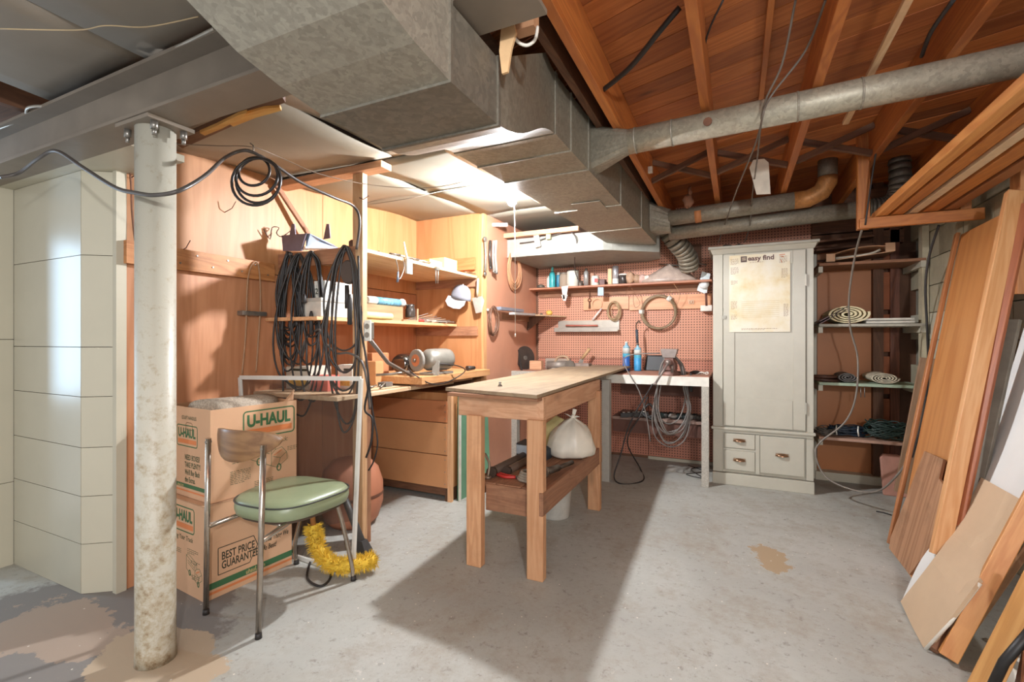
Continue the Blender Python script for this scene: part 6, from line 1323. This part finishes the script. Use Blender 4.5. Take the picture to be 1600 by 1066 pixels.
# ================================================================== HANGING WIRES AND CABLES
GW = plain('#6d655c', .5)
def W(name, lab, pts, r_, m, k=6): return cord(name, lab, pts, r_, m, 'wire', k)
W('wire', 'grey hanging wire passing over the big pipe to the left of the cabinet top', [PY(1243, 0, 2.0), PY(1222, 100, 2.2), PY(1195, 160, 2.32), PY(1182, 220, 2.6), PY(1150, 300, 3.4), PY(1133, 350, 4.2), PY(1122, 380, 4.45)], .0045, GW)
W('wire', 'second grey hanging wire ending at the middle of the cabinet top', [PY(1290, 0, 2.0), PY(1258, 80, 2.2), PY(1205, 150, 2.30), PY(1190, 190, 2.32), PY(1183, 250, 3.0), PY(1175, 310, 3.9), PY(1172, 350, 4.2), PY(1164, 378, 4.45)], .0045, GW)
W('cable', 'light grey cable hanging from the rack and looping over the shelf unit to the floor', [PY(1347, 358, 3.6), PY(1336, 400, 3.9), PY(1327, 460, 4.1), PY(1328, 510, 4.2), PY(1340, 560, 4.25), PY(1337, 620, 4.25), PY(1320, 660, 4.25), PY(1283, 690, 4.25), PY(1274, 710, 4.22), PY(1290, 745, 4.2), PY(1330, 765, 4.1), PY(1370, 768, 4.0), PY(1400, 745, 3.95), PY(1425, 710, 3.95)], .0065, plain('#7b7268', .45))
W('cable', 'black cable hanging down the block wall behind the leaning boards', [PY(1467, 352, 3.7), PY(1452, 400, 3.8), PY(1446, 450, 3.85), PY(1449, 520, 3.9), PY(1450, 590, 3.95), PY(1440, 660, 3.95), PY(1425, 715, 3.95)], .007, RUBBER)
W('cable', 'black cable crossing the wall above the rack arm', [PY(1385, 130, 3.3), PY(1375, 200, 3.4), PY(1362, 280, 3.5), PY(1352, 352, 3.55)], .005, RUBBER)
cord('hose', 'thick black hose bowed between two joists against the floorboards', [PZ(1062, 12, 2.40), PZ(1030, 50, 2.36), PZ(985, 105, 2.33), PZ(942, 141, 2.33)], .011, BLACK, 'hose')
tag(MB().tube([PZ(1130, 0, 2.48), PZ(1105, 55, 2.44), PZ(1095, 110, 2.45)], .004, 6, smoothing=4).build('wire', RUBBER), 'short black wire stapled to the floorboards near the first joists', 'wire')
W('cable', 'black cable sagging down beside the right joist to the big pipe', [PZ(1490, 0, 2.35), PZ(1455, 50, 2.34), PZ(1440, 88, 2.36)], .008, RUBBER)
tag(slab('plastic_flap', [PY(1182, 304, 3.42), PY(1204, 303, 3.42), PY(1201, 254, 3.42), PY(1194, 248, 3.42), PY(1177, 250, 3.42), PY(1171, 262, 3.42)], .006, plain('#ddd4c2', .6)), 'pale rounded board hanging in front of the rear pipes under the floorboards', 'board')
t = thing('wasp_nest_rag', 'brown dried rag stuck behind the rear pipe near the duct', 'rag', PY(1075, 318, 4.05)); MB().ball(PY(1075, 315, 4.02), .035, .03, .05, n=10, lump=.35, seed=3).build('body', plain('#8a6048', .9), t); MB().ball(PY(1078, 300, 4.02), .018, .02, .04, n=8, lump=.35, seed=5).build('top', plain('#8a6048', .9), t); t.name = 'dried_rag'
tag(MB().box(PY(1009, 262, 3.3).x, PY(1019, 262, 3.3).x, 3.3, 3.33, PY(1009, 270, 3.3).z, PY(1009, 261, 3.3).z).build('porcelain_knob', WHITE), 'small white porcelain block on the first joist', 'insulator')
# torn paper and white tube by the beam end
t = thing('torn_wood_piece', 'torn pale wood sliver and white tube hanging at the beam end', 'sliver', PY(790, 100, 1.16))
MB().plate([PY(783, 40, 1.14), PY(803, 36, 1.14), PY(806, 50, 1.14), PY(799, 75, 1.14), PY(793, 112, 1.14), PY(784, 115, 1.14), PY(780, 80, 1.14)], (0, .008, 0)).build('sliver', plain('#d9b284', .7), t)
MB().tube([PY(800, 42, 1.16), PY(806, 62, 1.17), PY(822, 71, 1.18), PY(836, 62, 1.19), PY(840, 42, 1.2)], .0045, 8, smoothing=4).build('tube', WHITE, t)
MB().box(PY(806, 55, 1.24).x, PY(838, 55, 1.24).x, 1.22, 1.26, PY(806, 55, 1.24).z, 2.2).build('block', plain('#b98a66', .7), t)
t.name = 'wood_sliver'
# left side cables
W('cable', 'black cable sagging across the post from the left edge to the coil under the ceiling', [PY(0, 277, .88), PY(30, 270, .93), PY(60, 248, .93), PY(88, 236, .94), PY(130, 262, .93), PY(180, 293, .93), PY(215, 302, .94), PY(243, 305, .955), PY(280, 298, .99), PY(320, 275, 1.12), PY(350, 248, 1.28), PY(375, 236, 1.36), PY(395, 238, 1.40), PY(430, 258, 1.5), PY(470, 285, 1.65), PY(520, 308, 1.85), PY(552, 322, 2.01), PY(562, 345, 2.04), PY(557, 390, 2.04)], .0075, plain('#4b4541', .4))
t = thing('cable_coil', 'coil of thick black cable hanging from a ceiling hook', 'cable', PY(400, 240, 1.42))
for k, (cu_, cv, rx, rz) in enumerate(((400, 284, .115, .115), (401, 276, .10, .095), (397, 268, .075, .072), (404, 282, .108, .112))):
    c = PY(cu_, cv, 1.42+.012*k); rx *= .94; rz *= .94; MB().tube([c+RT*rx*math.cos(a)+UP*rz*math.sin(a)+FW*.01*math.sin(a) for a in [2*PI*j/30 for j in range(30)]], .0062, 8, closed=True).build('turn', plain('#2b2725', .35), t)
MB().tube([PY(396, 240, 1.42), PY(396, 228, 1.42), PY(391, 224, 1.43)], .003, 6).build('hook', STEEL, t)
W('wire', 'thin twisted wire strung from the coil hook under the ceiling to the duct', [PY(270, 225, 1.2), PY(340, 228, 1.3), PY(395, 230, 1.40), PY(440, 247, 1.55), PY(500, 272, 1.75), PY(580, 289, 2.05), PY(660, 294, 2.3), PY(720, 285, 2.45), PY(757, 268, 2.6)], .0022, plain('#7b6a58', .5))
W('wire', 'second thin wire below the ceiling panels behind the wooden post', [PY(560, 322, 2.16), PY(640, 310, 2.35), PY(700, 297, 2.6), PY(770, 290, 2.9)], .002, plain('#6b5c4c', .5))
W('wire', 'thin dark wire under the ceiling from the header end to the duct edge', [PY(607, 254, 2.14), PY(660, 262, 2.3), PY(755, 270, 2.58)], .002, plain('#4c4238', .5))
W('wire', 'silver sheathed cable running along the top flange of the steel beam', [PZ(0, 213, 2.17)+V((0, -.04, 0)), PZ(50, 190, 2.18)+V((0, -.03, 0)), PZ(62, 172, 2.18)+V((0, -.03, 0)), PZ(110, 165, 2.18), PZ(150, 140, 2.18), PZ(235, 103, 2.18), PZ(270, 78, 2.18), PZ(335, 45, 2.18)], .006, plain('#a39c90', .35, .4))
W('wire', 'fine pale wire crossing the dark left ceiling panels', [PZ(0, 45, 2.17), PZ(120, 47, 2.165), PZ(165, 40, 2.16), PZ(230, 42, 2.165), PZ(310, 26, 2.17)], .002, plain('#b39c78', .5))
W('wire', 'old wire dangling down the orange wall by the ledger board', [PX(198, 232, -2.63), PX(204, 280, -2.63), PX(206, 330, -2.63), PX(211, 378, -2.62)], .004, RUST)
# splintered board behind the beam
t = thing('splintered_board', 'splintered yellow wood strip hanging behind the steel beam', 'splinter', PZ(375, 190, 2.08))
z_ = 2.085
for k, px in enumerate(([(312, 208), (340, 196), (372, 180), (386, 176), (376, 186), (345, 202), (320, 212)], [(355, 192), (385, 178), (412, 170), (437, 168), (440, 173), (400, 184), (365, 198)])):
    MB().plate([PZ(u, v_, z_+.01*k) for u, v_ in px], (0, 0, .012)).build('sliver', wood('#c98a3e', '#e0ad62', 'x', .6, 9, .1), t)
MB().plate([PZ(u, v_, 2.105) for u, v_ in ((270, 222), (440, 150), (446, 160), (285, 232))], (0, 0, .02)).build('dark_lath', DARKW('x'), t)
